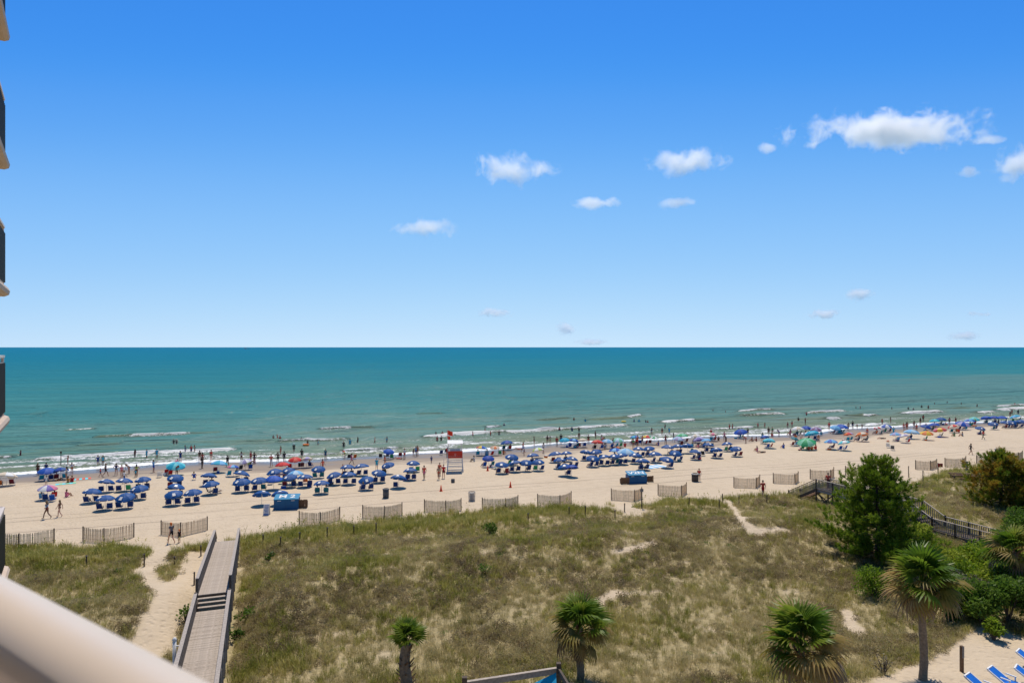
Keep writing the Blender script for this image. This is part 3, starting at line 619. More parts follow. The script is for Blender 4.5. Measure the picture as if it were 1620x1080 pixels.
for s_ in (-1, 1):
    pn = MB().box((0, s_ * .16, .55), (.58, .03, 1.12), Matrix.Rotation(R(-14 * s_ * -1), 3, 'X')).obj('panel', white, sg)
    if s_ < 0:
        rt = Matrix.Rotation(R(-14), 3, 'X')
        for j in range(6): MB().box(Vector((random.uniform(-.05, .05), -.16, .55)) + rt @ Vector((0, -.02, .42 - j * .14)), (random.uniform(.25, .44), .006, .055), rt).obj('print_line', mat('blue_print', (.05, .15, .42), .6), pn)
        MB().box(Vector((0, -.16, .55)) + rt @ Vector((0, -.021, -.46)), (.5, .006, .12), rt).obj('print_line', mat('blue_print', (.05, .15, .42), .6), pn)
# --- bins, barrels, cones
def barrel(px, py, r, h_, m, label, px_=None, lid=False):
    q = hit(px, py); b = thing('litter_barrel', q, label, 'barrel')
    MB().lathe([(r * .93, 0), (r, .05), (r, h_ * .33), (r * 1.035, h_ * .35), (r, h_ * .37), (r, h_ * .66), (r * 1.035, h_ * .68), (r, h_ * .7), (r, h_), (r * .9, h_), (r * .88, h_ * .7), (.001, h_ * .68)], 18).obj('drum', m, b, True)
    if lid: MB().lathe([(r * 1.12, h_ - .06), (r * 1.15, h_ + .02), (r * .8, h_ + .08), (r * .75, h_ + .02)], 18).obj('rim', m, b, True)
    return b
barrel(610.5, 787, .34, .98, steel, 'dark grey litter bin on the open sand left of the lifeguard stand', lid=True)
barrel(716.5, 763, .24, .45, steel, 'small grey bucket on the sand in front of the lifeguard stand')
brn = mat('brown_barrel', (.075, .058, .05), .6, .15, 6)
wb = barrel(1099.5, 761, .42, .95, brn, 'dark brown litter barrel with white bag rim, red towel beside it', lid=True)
MB().lathe([(.44, .86), (.47, .98), (.40, 1.02), (.38, .9)], 18).obj('bin_bag', white, wb, True)
for dx, nm in ((-2.5, 'left'), (3.0, 'right')):
    b_ = barrel(1581 + dx, 720.5, .40, 1.05, brn, nm + ' one of two dark barrels standing together behind the fence at far right', lid=True)
    MB().lathe([(.42, .96), (.45, 1.08), (.38, 1.12), (.36, 1.0)], 18).obj('bin_bag', white, b_, True)
q = hit(746.5, 792); wm_ = thing('mesh_bin', q, 'white wire mesh bin with a lid, standing behind the sand fences', 'bin')
for j in range(14):
    a = 2 * math.pi * j / 14; MB().tube((.33 * math.cos(a), .33 * math.sin(a), 0), (.36 * math.cos(a), .36 * math.sin(a), 1.0), .022, n=5).obj('bar', mat('pale_metal', (.42, .40, .37), .5), wm_)
for zz in (.05, .5, 1.0): MB().lathe([(.35, zz - .03), (.38, zz), (.35, zz + .03)], 16).obj('hoop', mat('pale_metal', (.42, .40, .37), .5), wm_)
MB().lathe([(.25, .02), (.25, .9), (.001, .9)], 12).obj('liner', mat('pale_metal', (.42, .40, .37), .5), wm_)
orange = mat('cone_orange', (.72, .07, .015), .6, .06, 5)
for px, py, lb in ((697.7, 776.5, 'orange traffic cone on open sand left of the mesh bin'), (807.5, 770.5, 'orange traffic cone on open sand, rightmost of the three'), (771.5, 744.5, 'orange traffic cone just right of the lifeguard stand')):
    q = hit(px, py); c = thing('traffic_cone', q, lb, 'traffic cone')
    MB().box((0, 0, .02), (.38, .38, .04)).obj('base', orange, c); MB().lathe([(.15, .04), (.035, .72), (.001, .72)], 14).obj('cone', orange, c, True)
# --- signs and small structures at the right
def signpost(px, py, hpx, name, label, sw, sh, m, off=0., pm=wood_dark):
    q = hit(px, py); h_ = hpx / FPX * q.y; s_ = thing(name, q, label, 'sign')
    MB().box((0, 0, h_ / 2 - .2), (.1, .1, h_ + .4)).obj('post', pm, s_)
    if sw: MB().box((off, -.07, h_ - sh / 2 - .05), (sw, .03, sh)).obj('panel', m, s_)
signpost(1484, 748, 16, 'red_sign', 'small red sign board on a post beside the far fences', .62, .5, mat('red_sign_paint', (.33, .015, .02), .6), .28)
signpost(1569.5, 733, 18, 'sign_pole', 'dark sign on a pole in front of the fence at far right', .45, .55, wood_dark)
signpost(1015.3, 804, 32, 'marker_post', 'tall wooden post at the right end of the fence below the farther blue box', .3, .3, wood_grey)
signpost(1554.5, 752, 16, 'grey_post', 'square grey post in the grass right of the blue shower post', .32, .3, wood_grey, 0, wood_grey)
q = hit(1529.5, 749.5); sh = thing('shower_post', q, 'blue painted shower post rising from the low timber platform', 'post')
MB().box((0, 0, .75), (.22, .22, 1.7)).obj('shaft', mat('slate_blue_paint', (.06, .11, .21), .6), sh); MB().lathe([(.16, 1.6), (.17, 1.72), (.001, 1.76)], 10).obj('cap', wood_grey, sh)
q = hit(1538, 760); pf = thing('timber_platform', q, 'low dark timber platform half buried in grass at the foot of the blue post', 'platform', rz=R(-14))
for j, (dy, zz) in enumerate(((0, .55), (.5, .62), (1.0, .66), (-.35, .22))):
    MB().box((-.1, dy, zz), (4.2, .28, .12)).obj('plank', wood_brown, pf)
for x in (-2, -.6, .8, 1.9): MB().box((x, .3, .25), (.14, 1.3, .6)).obj('support', wood_dark, pf)
# --- shade sail with its frame at the bottom edge
sc_ = at(884, 1060, 29.0); sf = thing('shade_frame', (sc_.x, sc_.y, gz(sc_.x, sc_.y)), 'dark timber frame with a bright blue sail at the bottom edge of the picture', 'shade frame')
gr = Vector(sf.location); a = at(884, 1060, 29.0) - gr; b = at(735, 1083, 27.4) - gr; c = at(905, 1095, 25.5) - gr
MB().beam(a, b, .09, .22).obj('beam', wood_grey, sf); MB().beam(a, c, .09, .22).obj('beam', wood_dark, sf); MB().beam(a + Vector((0, 0, .13)), b + Vector((0, 0, .13)), .14, .03).obj('cap_board', wood_pale, sf)
for q in (a, b, c): MB().box((q.x, q.y, q.z / 2 + .08), (.2, .2, q.z + .5)).obj('post', wood_dark, sf)
v0, v1, v2 = a + Vector((-.12, -.1, -.02)), at(795, 1100, 28.2) - gr, at(882, 1125, 27.6) - gr; vs = []; nn = 8; idx = {}; fs = []
for i in range(nn + 1):
    for j in range(nn + 1 - i):
        u, v = i / nn, j / nn; p_ = v0 * (1 - u - v) + v1 * u + v2 * v; p_ = p_ - Vector((0, 0, 1)) * (1.2 * u * v + .5 * (1 - u - v) * (u + v)) * .35; idx[i, j] = len(vs); vs.append(p_)
for i in range(nn):
    for j in range(nn - i):
        fs.append((idx[i, j], idx[i + 1, j], idx[i, j + 1]))
        if i + j < nn - 1: fs.append((idx[i + 1, j], idx[i + 1, j + 1], idx[i, j + 1]))
MB().add(vs, fs).obj('sail', mat('turquoise_sail', (.01, .33, .62), .7, .06, 2, trans=.3), sf, True)
# --- white loungers with blue slings on the pool sand
bsl = mat('blue_sling', (.008, .13, .52), .55, .06, 6); whp = mat('white_resin', (.72, .72, .70), .4, .03, 5)
lng = [(1644, 1061, 62, 'blue and white lounger, topmost of the group at the bottom right corner'), (1600, 1091, 58, 'blue and white lounger with raised back, left of the pair at bottom right'), (1643, 1088, 66, 'blue and white lounger lying flat, lowest at the bottom right corner'),
       (1564, 1103, 58, 'blue lounger with colourful towel, partly cut off at the bottom right')]
for k, (px, py, a, lb) in enumerate(lng):
    q = hit(px, py); g = thing('sun_lounger', q, lb, 'lounger', 'loungers on the pool sand', R(a - 22))
    def T(name, mb, m): return mb.obj(name, m, g)
    T('seat_sling', MB().box((0, -.35, .36), (.58, 1.2, .03)), bsl)
    T('back_sling', MB().box((0, .52, .55), (.58, .82, .03), Matrix.Rotation(R(30), 3, 'X')), bsl)
    for sx in (-1, 1):
        T('side_rail', MB().beam((sx * .33, -.98, .34), (sx * .33, .25, .34), .06, .07), whp); T('side_rail', MB().beam((sx * .33, .2, .34), (sx * .33, .9, .76), .06, .07), whp)
        T('leg', MB().beam((sx * .33, -.8, 0), (sx * .33, -.62, .34), .06, .06), whp); T('leg', MB().beam((sx * .33, .55, 0), (sx * .33, .25, .34), .06, .06), whp); T('arm', MB().beam((sx * .36, -.1, .58), (sx * .36, .35, .6), .07, .04), whp)
        T('arm_support', MB().beam((sx * .36, -.05, .34), (sx * .36, -.05, .58), .05, .05), whp)
    T('head_bar', MB().beam((-.33, .92, .78), (.33, .92, .78), .07, .06), whp); T('foot_bar', MB().beam((-.33, -.98, .34), (.33, -.98, .34), .06, .06), whp)
q = hit(1521.5, 1062); pp = thing('rope_post', q, 'short brown wooden post standing in the pool sand by the loungers', 'post')
MB().box((0, 0, .6), (.14, .14, 1.5)).obj('shaft', wood_brown, pp); MB().box((.03, 0, 1.05), (.1, .16, .6)).obj('weathered_face', wood_grey, pp)
# --- a ship on the horizon
q = at(390, 551.2, 7000); shp = thing('ship', (q.x, q.y, WZ), 'tiny white ship on the horizon at left', 'ship')
MB().add([(-32, -4, 0), (30, -4, 0), (36, 0, 6), (-34, -4, 5), (-32, 4, 0), (30, 4, 0), (-34, 4, 5), (31, -4, 5.5), (31, 4, 5.5)], [(0, 1, 7, 3), (4, 6, 8, 5), (0, 3, 6, 4), (1, 5, 2), (1, 2, 7), (5, 8, 2), (3, 7, 8, 6), (7, 2, 8)]).obj('hull', white, shp)
MB().box((-12, 0, 8), (22, 6, 6)).box((-12, 0, 12.5), (10, 5, 3)).obj('superstructure', white, shp)
# ================================================================== PLANTS
grass_m = leafmat('dune_grass', [(.14, .17, .022), (.26, .26, .045), (.39, .35, .095), (.50, .42, .16)], .55)
dry_m = leafmat('dry_grass', [(.24, .21, .07), (.34, .29, .11), (.45, .375, .17), (.54, .45, .24)], .5)
scrub_m = leafmat('dune_scrub', [(.15, .11, .055), (.24, .18, .092), (.33, .255, .14), (.30, .265, .08)], .4)
vine_m = leafmat('dune_vine', [(.05, .12, .012), (.09, .17, .02), (.14, .21, .03)], .35)
def tuft(seed, n, hgt, spread, wd, lean, m, stalk=0):
    rr = random.Random(seed); b = MB()
    for i in range(n):
        a = rr.uniform(0, 6.283); r0 = spread * math.sqrt(rr.random()); x, y = r0 * math.cos(a), r0 * math.sin(a)
        h_ = hgt * rr.uniform(.55, 1.1); a2 = a + rr.uniform(-1, 1); le = lean * rr.uniform(.3, 1.3) * h_; dx, dy = math.cos(a2) * le, math.sin(a2) * le
        px_, py_ = -math.sin(a2) * wd / 2, math.cos(a2) * wd / 2; w_ = rr.uniform(.7, 1.3)
        v = [(x - px_ * w_, y - py_ * w_, -.03), (x + px_ * w_, y + py_ * w_, -.03), (x + dx * .35 - px_ * .8, y + dy * .35 - py_ * .8, h_ * .6), (x + dx * .35 + px_ * .8, y + dy * .35 + py_ * .8, h_ * .6), (x + dx, y + dy, h_ * rr.uniform(.8, 1))]
        b.add(v, [(0, 1, 3, 2), (2, 3, 4)], 0, rr.uniform(.01, 1))
    for i in range(stalk):
        a = rr.uniform(0, 6.283); h_ = hgt * rr.uniform(1.3, 1.8); dx, dy = .3 * math.cos(a), .3 * math.sin(a)
        b.add([(-.007, 0, 0), (.007, 0, 0), (dx, dy, h_)], [(0, 1, 2)], 0, .95); b.add([(dx * .8, dy * .8, h_ * .85), (dx * .8 + .05, dy * .8, h_ * .9), (dx * 1.1, dy * 1.1, h_ * 1.02)], [(0, 1, 2)], 0, 1.)
    return b.mesh('tuft', [m])
def scrubm(seed, n, hgt, rad, leaf, m):
    rr = random.Random(seed); b = MB()
    for i in range(n):
        a = rr.uniform(0, 6.283); r = rad * rr.random() ** .5; z = hgt * rr.random() * (1 - .5 * (r / rad) ** 2); p_ = Vector((r * math.cos(a), r * math.sin(a), z))
        u = Vector((rr.gauss(0, 1), rr.gauss(0, 1), rr.gauss(0, .8))).normalized(); v = u.orthogonal().normalized(); s_ = leaf * rr.uniform(.6, 1.4)
        b.add([p_ - u * s_, p_ + v * s_ * .4, p_ + u * s_, p_ - v * s_ * .4], [(0, 1, 2, 3)], 0, rr.uniform(.01, 1))
    return b.mesh('scrub', [m])
def scatter(name, label, cat, meshes, pts, scl, seed):
    tcol = bpy.data.collections.new(name + '_kinds')
    for i, q in enumerate(meshes): tcol.objects.link(bpy.data.objects.new('%s_kind_%d' % (name, i), q))
    r2 = np.random.default_rng(seed); N = len(pts); me = bpy.data.meshes.new(name); me.vertices.add(N); me.vertices.foreach_set('co', np.asarray(pts, float).ravel())
    rot = np.stack([r2.normal(0, .12, N), r2.normal(0, .12, N), r2.uniform(0, 6.283, N)], -1)
    a = me.attributes.new('rot', 'FLOAT_VECTOR', 'POINT'); a.data.foreach_set('vector', rot.ravel()); a = me.attributes.new('scl', 'FLOAT', 'POINT'); a.data.foreach_set('value', np.asarray(scl, float))
    a = me.attributes.new('pick', 'INT', 'POINT'); a.data.foreach_set('value', r2.integers(0, len(meshes), N).astype('i4'))
    g = bpy.data.node_groups.new(name, 'GeometryNodeTree'); g.interface.new_socket('Geometry', in_out='INPUT', socket_type='NodeSocketGeometry'); g.interface.new_socket('Geometry', in_out='OUTPUT', socket_type='NodeSocketGeometry')
    n, l = g.nodes, g.links; gi, go = n.new('NodeGroupInput'), n.new('NodeGroupOutput'); ip = n.new('GeometryNodeInstanceOnPoints'); ci = n.new('GeometryNodeCollectionInfo')
    ci.inputs[0].default_value = tcol; ci.inputs['Separate Children'].default_value = True; ci.inputs['Reset Children'].default_value = True
    def na(nm, ty): q = n.new('GeometryNodeInputNamedAttribute'); q.data_type = ty; q.inputs[0].default_value = nm; return q.outputs[0]
    l.new(gi.outputs[0], ip.inputs['Points']); l.new(ci.outputs[0], ip.inputs['Instance']); ip.inputs['Pick Instance'].default_value = True
    l.new(na('pick', 'INT'), ip.inputs['Instance Index']); e2r = n.new('FunctionNodeEulerToRotation'); l.new(na('rot', 'FLOAT_VECTOR'), e2r.inputs[0]); l.new(e2r.outputs[0], ip.inputs['Rotation'])
    l.new(na('scl', 'FLOAT'), ip.inputs['Scale']); l.new(ip.outputs[0], go.inputs[0])
    o = link(name, me); md = o.modifiers.new('scatter', 'NODES'); md.node_group = g; kind(o, 'stuff'); tag(o, label, cat); return o
def spread(n, seed, tlo, thi, dens):
    """points over the visible dune, thinned by the density map"""
    r2 = np.random.default_rng(seed); y = r2.uniform(29, 112, n); x = r2.uniform(-.80, .82, n) * y; s, t = st(x, y)
    keep = (t > tlo) & (t < thi) & (r2.random(n) < dens(x, y, s, t)); x, y, s, t = x[keep], y[keep], s[keep], t[keep]
    return np.stack([x, y, ground_st(s, t)], -1), s, t
BOARD = (bs, 64.5)
def clear(s, t): return 1 - (s - BOARD[0] > -1.15) * (s - BOARD[0] < 1.05 + .5 * vnoise(s * 0 + 3, t / 1.3, 2)) * (t < 63)
nA = lambda s, t: fbm(s / 6.5, t / 4.5, 2, 4); nB = lambda s, t: fbm(s / 4.2 + 50, t / 3.1, 4, 4)
def d_grass(x, y, s, t): return veg(x, y) * clear(s, t) * np.clip(.40 + .9 * sstep(55, 61, t) + 2.6 * (nA(s, t) - .47) + 1.6 * (fbm(s / 1.3, t / 1.1, 3, 2) - .5), .04, 1) * np.clip(y / 42, .55, 1)
def d_dry(x, y, s, t): return veg(x, y) * clear(s, t) * np.clip(.66 + 1.6 * (.5 - nA(s, t)) - .6 * sstep(57, 63, t) + 1.2 * (fbm(s / 1.1 + 7, t / 1.1, 5, 2) - .5), .06, 1)
def d_scrub(x, y, s, t): return veg(x, y) * clear(s, t) * np.clip(np.exp(-((t - 44.0 - 2.5 * np.sin(s / 17)) / 4.2) ** 2) * 1.4 * sstep(.33, .5, nB(s, t)) + .85 * sstep(.49, .60, nB(s, t)) * (t < 59), 0, 1)
def d_vine(x, y, s, t): return veg(x, y) * clear(s, t) * sstep(.62, .70, fbm(s / 3.3 + 9, t / 2.4 + 3, 6, 3)) * (.35 + .65 * (t > 50))
P_, s_, t_ = spread(76000, 1, 20, 70, d_grass)
scatter('dune_grass', 'olive green dune grass covering the dunes', 'grass', [tuft(i, 26, .55, .2, .017, .5, grass_m, 2 if i == 0 else 0) for i in range(5)], P_, rng.uniform(.45, 1.0, len(P_)) * (.65 + .8 * fbm(s_ / 2., t_ / 2., 1, 2)) * (1 + .35 * sstep(57, 63, t_)), 3)
P_, s_, t_ = spread(88000, 2, 20, 68, d_dry)
scatter('dry_grass', 'straw coloured dry grass between the green tufts on the dunes', 'grass', [tuft(20 + i, 24, .42, .22, .015, .8, dry_m) for i in range(4)], P_, rng.uniform(.5, 1.05, len(P_)) * (.6 + .8 * fbm(s_ / 2.4, t_ / 2.4, 2, 2)), 4)
P_, s_, t_ = spread(40000, 5, 22, 62, d_scrub)
scatter('dune_scrub', 'low brown scrub on the landward slope of the dune ridge', 'scrub', [scrubm(40 + i, 90, .42, .36, .05, scrub_m) for i in range(4)], P_, rng.uniform(.5, 1.15, len(P_)), 6)
P_, s_, t_ = spread(22000, 7, 24, 66, d_vine)
scatter('dune_vine', 'bright green leafy ground cover patches on the dunes', 'ground cover', [scrubm(60 + i, 60, .22, .34, .06, vine_m) for i in range(3)], P_, rng.uniform(.5, 1., len(P_)), 8)
# tall sea oats along the seaward edge
P_, s_, t_ = spread(9000, 9, 58, 72, lambda x, y, s, t: np.exp(-((t - np.interp(s, ES, ET)) / .9) ** 2) * .5 * clear(s, t))
scatter('sea_oats', 'thin sea oat stalks along the seaward edge of the dune', 'sea oats', [tuft(80 + i, 3, .5, .15, .012, .4, dry_m, 3) for i in range(3)], P_, rng.uniform(.8, 1.2, len(P_)), 10)
# --- shrubs with leaves and stems
def leaf_cloud(b, centres, per, leaf, rr, flat=.6, up=.2):
    for c, rad in centres:
        for i in range(int(per * rad * rad)):
            d = Vector((rr.gauss(0, 1), rr.gauss(0, 1), rr.gauss(0, 1))).normalized(); p_ = c + Vector((d.x, d.y, d.z * .8)) * rad * (rr.random() ** .35)
            u = (d + Vector((rr.gauss(0, .7), rr.gauss(0, .7), rr.gauss(0, .7) + up))).normalized(); v = u.cross(Vector((rr.gauss(0, 1), rr.gauss(0, 1), rr.gauss(0, 1)))).normalized(); s_ = leaf * rr.uniform(.6, 1.3)
            b.add([p_ - u * s_, p_ + v * s_ * flat, p_ + u * s_, p_ - v * s_ * flat], [(0, 1, 2, 3)], 0, min(1, max(.01, rr.gauss(.5, .25))))
def shrub(name, px, py, w_, h_, m, label, cat='shrub', leaf=.09, lobes=9, per=330, seed=1, depth=None, loc=None, stems=True):
    q = hit(px, py) if loc is None else Vector(loc); rr = random.Random(seed * 31 + 5); o = thing(name, q, label, cat, px=px); b = MB(); cs = []
    for i in range(lobes):
        a = rr.uniform(0, 6.283); r = (w_ / 2) * rr.uniform(.1, .72); z = h_ * rr.uniform(.28, .78) * (1 - .35 * (r / (w_ / 2)) ** 2); cs.append((Vector((r * math.cos(a), r * math.sin(a) * (depth or 1), z)), min(w_, h_ * 1.3) * rr.uniform(.16, .27)))
    leaf_cloud(b, cs, per / leaf * .09, leaf, rr); b.obj('crown', m, o)
    if stems:
        tb = MB()
        for c, rad in cs: tb.path([(0, 0, -.1), (c.x * .4, c.y * .4, c.z * .45), tuple(c)], [.035, .022, .01], 5)
        tb.obj('trunk', wood_dark, o)
    return o
leaf_dk = leafmat('dark_leaf', [(.035, .08, .01), (.07, .13, .016), (.11, .175, .025)], .5); leaf_br = leafmat('bright_leaf', [(.09, .16, .010), (.16, .25, .015), (.25, .33, .025), (.34, .37, .05)], .5)
leaf_md = leafmat('mid_leaf', [(.05, .11, .012), (.10, .18, .02), (.17, .25, .035)], .5); leaf_gr = leafmat('grey_twig', [(.13, .11, .08), (.18, .15, .11), (.24, .20, .15)], .1)
shrub('round_shrub', 776, 849, 1.75, 1.25, leaf_dk, 'round dark green shrub alone in the middle of the dune grass', seed=1, lobes=14, leaf=.07)
shrub('small_yucca', 425, 888, .9, .85, leaf_dk, 'small dark spiky bush right of the near boardwalk, in brown grass', seed=2, lobes=6, leaf=.12)
shrub('low_shrub', 769, 908, 1.7, 1.0, leaf_md, 'loose bright green shrub below the round dark one', seed=3, lobes=8, per=160)
shrub('low_shrub', 391, 978, 1.9, .9, leaf_md, 'green shrub touching the right side of the boardwalk, by its stairs', seed=4, lobes=10)
shrub('low_shrub', 372, 1012, 1.7, .9, leaf_dk, 'dark green shrub right of the boardwalk, below the stairs', seed=5, lobes=9)
shrub('low_shrub', 293, 985, .95, 1.25, leaf_md, 'upright bright green shrub against the left rail of the boardwalk', seed=6, lobes=8)
shrub('low_shrub', 185, 909, .8, .5, leaf_dk, 'small dark green bush in the grass left of the sandy path', seed=7, lobes=5)
shrub('low_shrub', 1292, 972, .9, .4, leaf_md, 'tiny green bush in dry grass left of the tall palm', seed=8, lobes=5)
shrub('low_shrub', 1300, 1085, 2.4, .8, leaf_br, 'bright green bush at the foot of the broad palm', seed=9, lobes=8)
shrub('bare_bush', 1398, 1066, 1.6, 1.9, leaf_gr, 'grey leafless bush at the edge of the pool sand', seed=10, lobes=10, per=60, leaf=.05)
shrub('leafy_shrub', 1383, 942, 2.8, 2.1, leaf_br, 'bushy bright green young pine at the foot of the big pine', seed=11, lobes=16, leaf=.08)
for i, (px, py, w_, h_, m_, lb) in enumerate([(1492, 905, 3.6, 2.2, leaf_br, 'bright yellow-green shrub right behind the tall palm crown'), (1535, 900, 3.8, 2.3, leaf_br, 'broad bright green shrub under the right walkway'), (1462, 868, 2.2, 2.6, leaf_br, 'pale green young pine right of the big pine'),
        (1500, 985, 1.8, 2.0, leaf_dk, 'dark low shrub at the sand edge right of the tall palm trunk'), (1552, 985, 2.6, 3.0, leaf_md, 'mid green oleander shrub on the sand edge'), (1595, 985, 2.8, 3.4, leaf_md, 'tall oleander shrub near the right edge above the loungers'), (1630, 990, 2.6, 3.2, leaf_dk, 'dark oleander shrub cut by the right edge'),
        (1530, 955, 3.0, 2.2, leaf_gr, 'dry grey-brown bush behind the oleanders'), (1590, 945, 3.2, 2.3, leaf_dk, 'dark green bush under the right edge palm'), (1590, 885, 4.0, 2.4, leaf_md, 'soft green shrub behind the right edge palm'), (1430, 905, 2.0, 1.0, leaf_md, 'low green shrub between young pine and tall palm'), (1572, 1012, 1.3, 1.5, leaf_br, 'small bright green oleander in front on the sand'), (1512, 925, 3.4, 2.2, leaf_br, 'dense bright shrub between the tall palm and the oleanders'), (1455, 890, 2.6, 1.9, leaf_md, 'mid green shrub just behind the tall palm crown, left side'), (1565, 915, 3.6, 2.2, leaf_br, 'bright shrub left of the right edge palm'), (1615, 955, 3.0, 2.6, leaf_md, 'full green shrub at the right edge below the palm'), (1620, 850, 4.0, 2.6, leaf_md, 'soft green bush beneath the rusty pine'), (1525, 975, 2.6, 2.4, leaf_br, 'bright leafy bush at the sand edge between two oleanders'), (1488, 945, 2.4, 1.8, leaf_md, 'low mid green bush right of the tall palm crown'), (1558, 950, 3.0, 2.4, leaf_br, 'light green bush filling the slope above the oleanders'), (1605, 905, 3.0, 2.0, leaf_br, 'pale bright bush at the foot of the right edge palm'), (1420, 870, 2.2, 1.6, leaf_br, 'light green shrub right at the foot of the big pine')]):
    shrub('leafy_shrub', px, py, w_, h_, m_, lb, seed=20 + i, lobes=19, leaf=.10 if m_ is not leaf_gr else .06, per=480)
# --- pines
pine_m = leafmat('pine_needles', [(.065, .125, .008), (.125, .205, .013), (.20, .285, .02), (.29, .36, .035)], .55, .5, .6)
pine_rust = leafmat('rusty_pine_needles', [(.10, .18, .012), (.21, .26, .02), (.37, .25, .03), (.48, .20, .03)], .5, .5, .5)
bark = mat('bark', (.07, .05, .038), .9, .25, 6, .6, 20); palm_bark = mat('palm_bark', (.24, .17, .11), .9, .25, 9, .6, 14)
def pine(px, py, Y, hgt, wd, m, label, seed, low=.06):
    x = (px - CX) / FPX * Y; q = Vector((x, Y, gz(x, Y))); rr = random.Random(seed); o = thing('pine_tree', q, label, 'tree', px=px); t_ = MB(); c = MB(); br = MB()
    t_.path([(0, 0, -.2), (.08, .05, hgt * .4), (-.05, .0, hgt * .75), (0, 0, hgt * .98)], [.2, .15, .08, .02], 9); t_.obj('trunk', bark, o, True)
    def brush(p_, d, L):
        n_ = 40; d = d.normalized(); u = d.orthogonal().normalized(); v = d.cross(u); rn = rr.uniform(.05, .95)
        for i in range(n_):
            f = rr.random() ** .8; a = rr.uniform(0, 6.283); b0 = p_ + d * L * f; dr = (d * rr.uniform(.5, 1.1) + (u * math.cos(a) + v * math.sin(a)) * 1.0).normalized(); e = b0 + dr * rr.uniform(.16, .27) * (1.1 - .3 * f)
            sd = dr.cross(Vector((rr.gauss(0, 1), rr.gauss(0, 1), rr.gauss(0, 1)))).normalized() * .019
            c.add([b0 - sd, b0 + sd, e], [(0, 1, 2)], 0, min(1, max(.01, rn + rr.gauss(0, .12))))
    nl = int(hgt / .34)
    for k in range(nl):
        f = low + (1 - low) * (k + .5) / nl; z = hgt * f
        prof = (.80 + .9 * f) if f < .22 else (1 - (f - .22) / .78) ** .46 * (.88 + .24 * math.sin(k * 1.9)) + .02
        Rz = wd / 2 * prof * rr.uniform(.78, 1.12); nb = 6 if f < .85 else 4
        for j in range(nb):
            a = 6.283 * (j + rr.random() * .8) / nb + k * 1.1; L = Rz * rr.uniform(.65, 1.15); up = .15 + .6 * f
            d = Vector((math.cos(a), math.sin(a), up)).normalized(); e = Vector((0, 0, z)) + Vector((math.cos(a), math.sin(a), 0)) * L + Vector((0, 0, L * up * .6 - .1 * L * (1 - f)))
            st_ = Vector((0, 0, z)); mid_ = st_.lerp(e, .55) - Vector((0, 0, .1 * L)); br.path([st_, mid_, e], [.035, .025, .01], 5)
            for g in range(int(7 + L * 7.5)):
                u_ = rr.uniform(.28, 1); p_ = st_.lerp(mid_, u_ / .55) if u_ < .55 else mid_.lerp(e, (u_ - .55) / .45)
                off = Vector((rr.gauss(0, 1), rr.gauss(0, 1), rr.gauss(.35, .6))).normalized(); tip = p_ + off * rr.uniform(.1, .42) * (1.15 - .5 * u_)
                dd = (d * .7 + off * .8 + Vector((0, 0, .75))).normalized(); brush(tip, dd, rr.uniform(.22, .42))
            brush(e, (d + Vector((0, 0, .8))), .45)
    brush(Vector((0, 0, hgt * .95)), Vector((0, 0, 1)), .5); brush(Vector((.3, 0, hgt * .86)), Vector((.3, 0, 1)), .6); brush(Vector((-.25, .1, hgt * .84)), Vector((-.2, 0, 1)), .6)
    c.obj('crown', m, o); br.obj('branches', bark, o)
pine(1388, 880, 53, 7.6, 8.0, pine_m, 'large dark green pine standing in front of the raised walkway', 3)
pine(1583, 800, 66, 5.0, 7.2, pine_rust, 'rusty brown-tipped pine at the right edge', 4); pine(1640, 810, 64, 4.6, 5.0, pine_rust, 'second rust-tipped pine cut by the right edge', 6)
# --- cabbage palms
def frond_mesh(seed, m, droop, nl=21, L=.84, pet=.92):
    rr = random.Random(seed); b = MB(); b.path([(0, 0, 0), (0, pet * .6, .04), (0, pet, 0)], [.022, .016, .012], 4)
    for i in range(nl):
        u = i / (nl - 1) * 2 - 1; a = u * R(118); ln = L * (1 - .28 * abs(u) ** 2) * rr.uniform(.88, 1.05); n_ = 4; pr = None
        for k in range(n_ + 1):
            f = (0, .22, .45, .75, 1)[k]; r = ln * f; x = math.sin(a) * r; y = pet - .08 + math.cos(a) * r; z = -droop * (r ** 2.6) * (1 + .25 * rr.random()) + .10 * math.cos(u * 2.6) * f * (1 - f); wd = max(.006, min(2 * R(118) / (nl - 1) * r * 1.02 + .008, .115 * ((1 - f) / .5) ** .8 if f > .45 else 9))
            dx, dy = math.cos(a) * wd / 2, -math.sin(a) * wd / 2; cur = [(x - dx, y - dy, z + wd * .3), (x + dx, y + dy, z - wd * .3)]
            if pr: b.add(pr + [cur[1], cur[0]], [(0, 1, 2, 3)], 0, min(1, max(.01, .3 + .5 * f + rr.gauss(0, .12))))
            pr = cur
    return b.mesh('frond', [m])
pg = leafmat('palm_green', [(.05, .11, .010), (.095, .17, .014), (.16, .23, .022), (.28, .27, .05)], .5, .4); py_ = leafmat('palm_yellow', [(.13, .14, .02), (.25, .20, .045), (.36, .25, .08), (.42, .28, .12)], .4, .5)
pbw = leafmat('palm_dead', [(.11, .065, .03), (.20, .12, .06), (.30, .20, .11), (.36, .27, .17)], .2, .7)
FG = [frond_mesh(i, pg, .45 + .2 * i) for i in range(3)]; FY = [frond_mesh(10 + i, py_, .9) for i in range(2)]; FD = [frond_mesh(20 + i, pbw, 1.1, 16, .85) for i in range(2)]
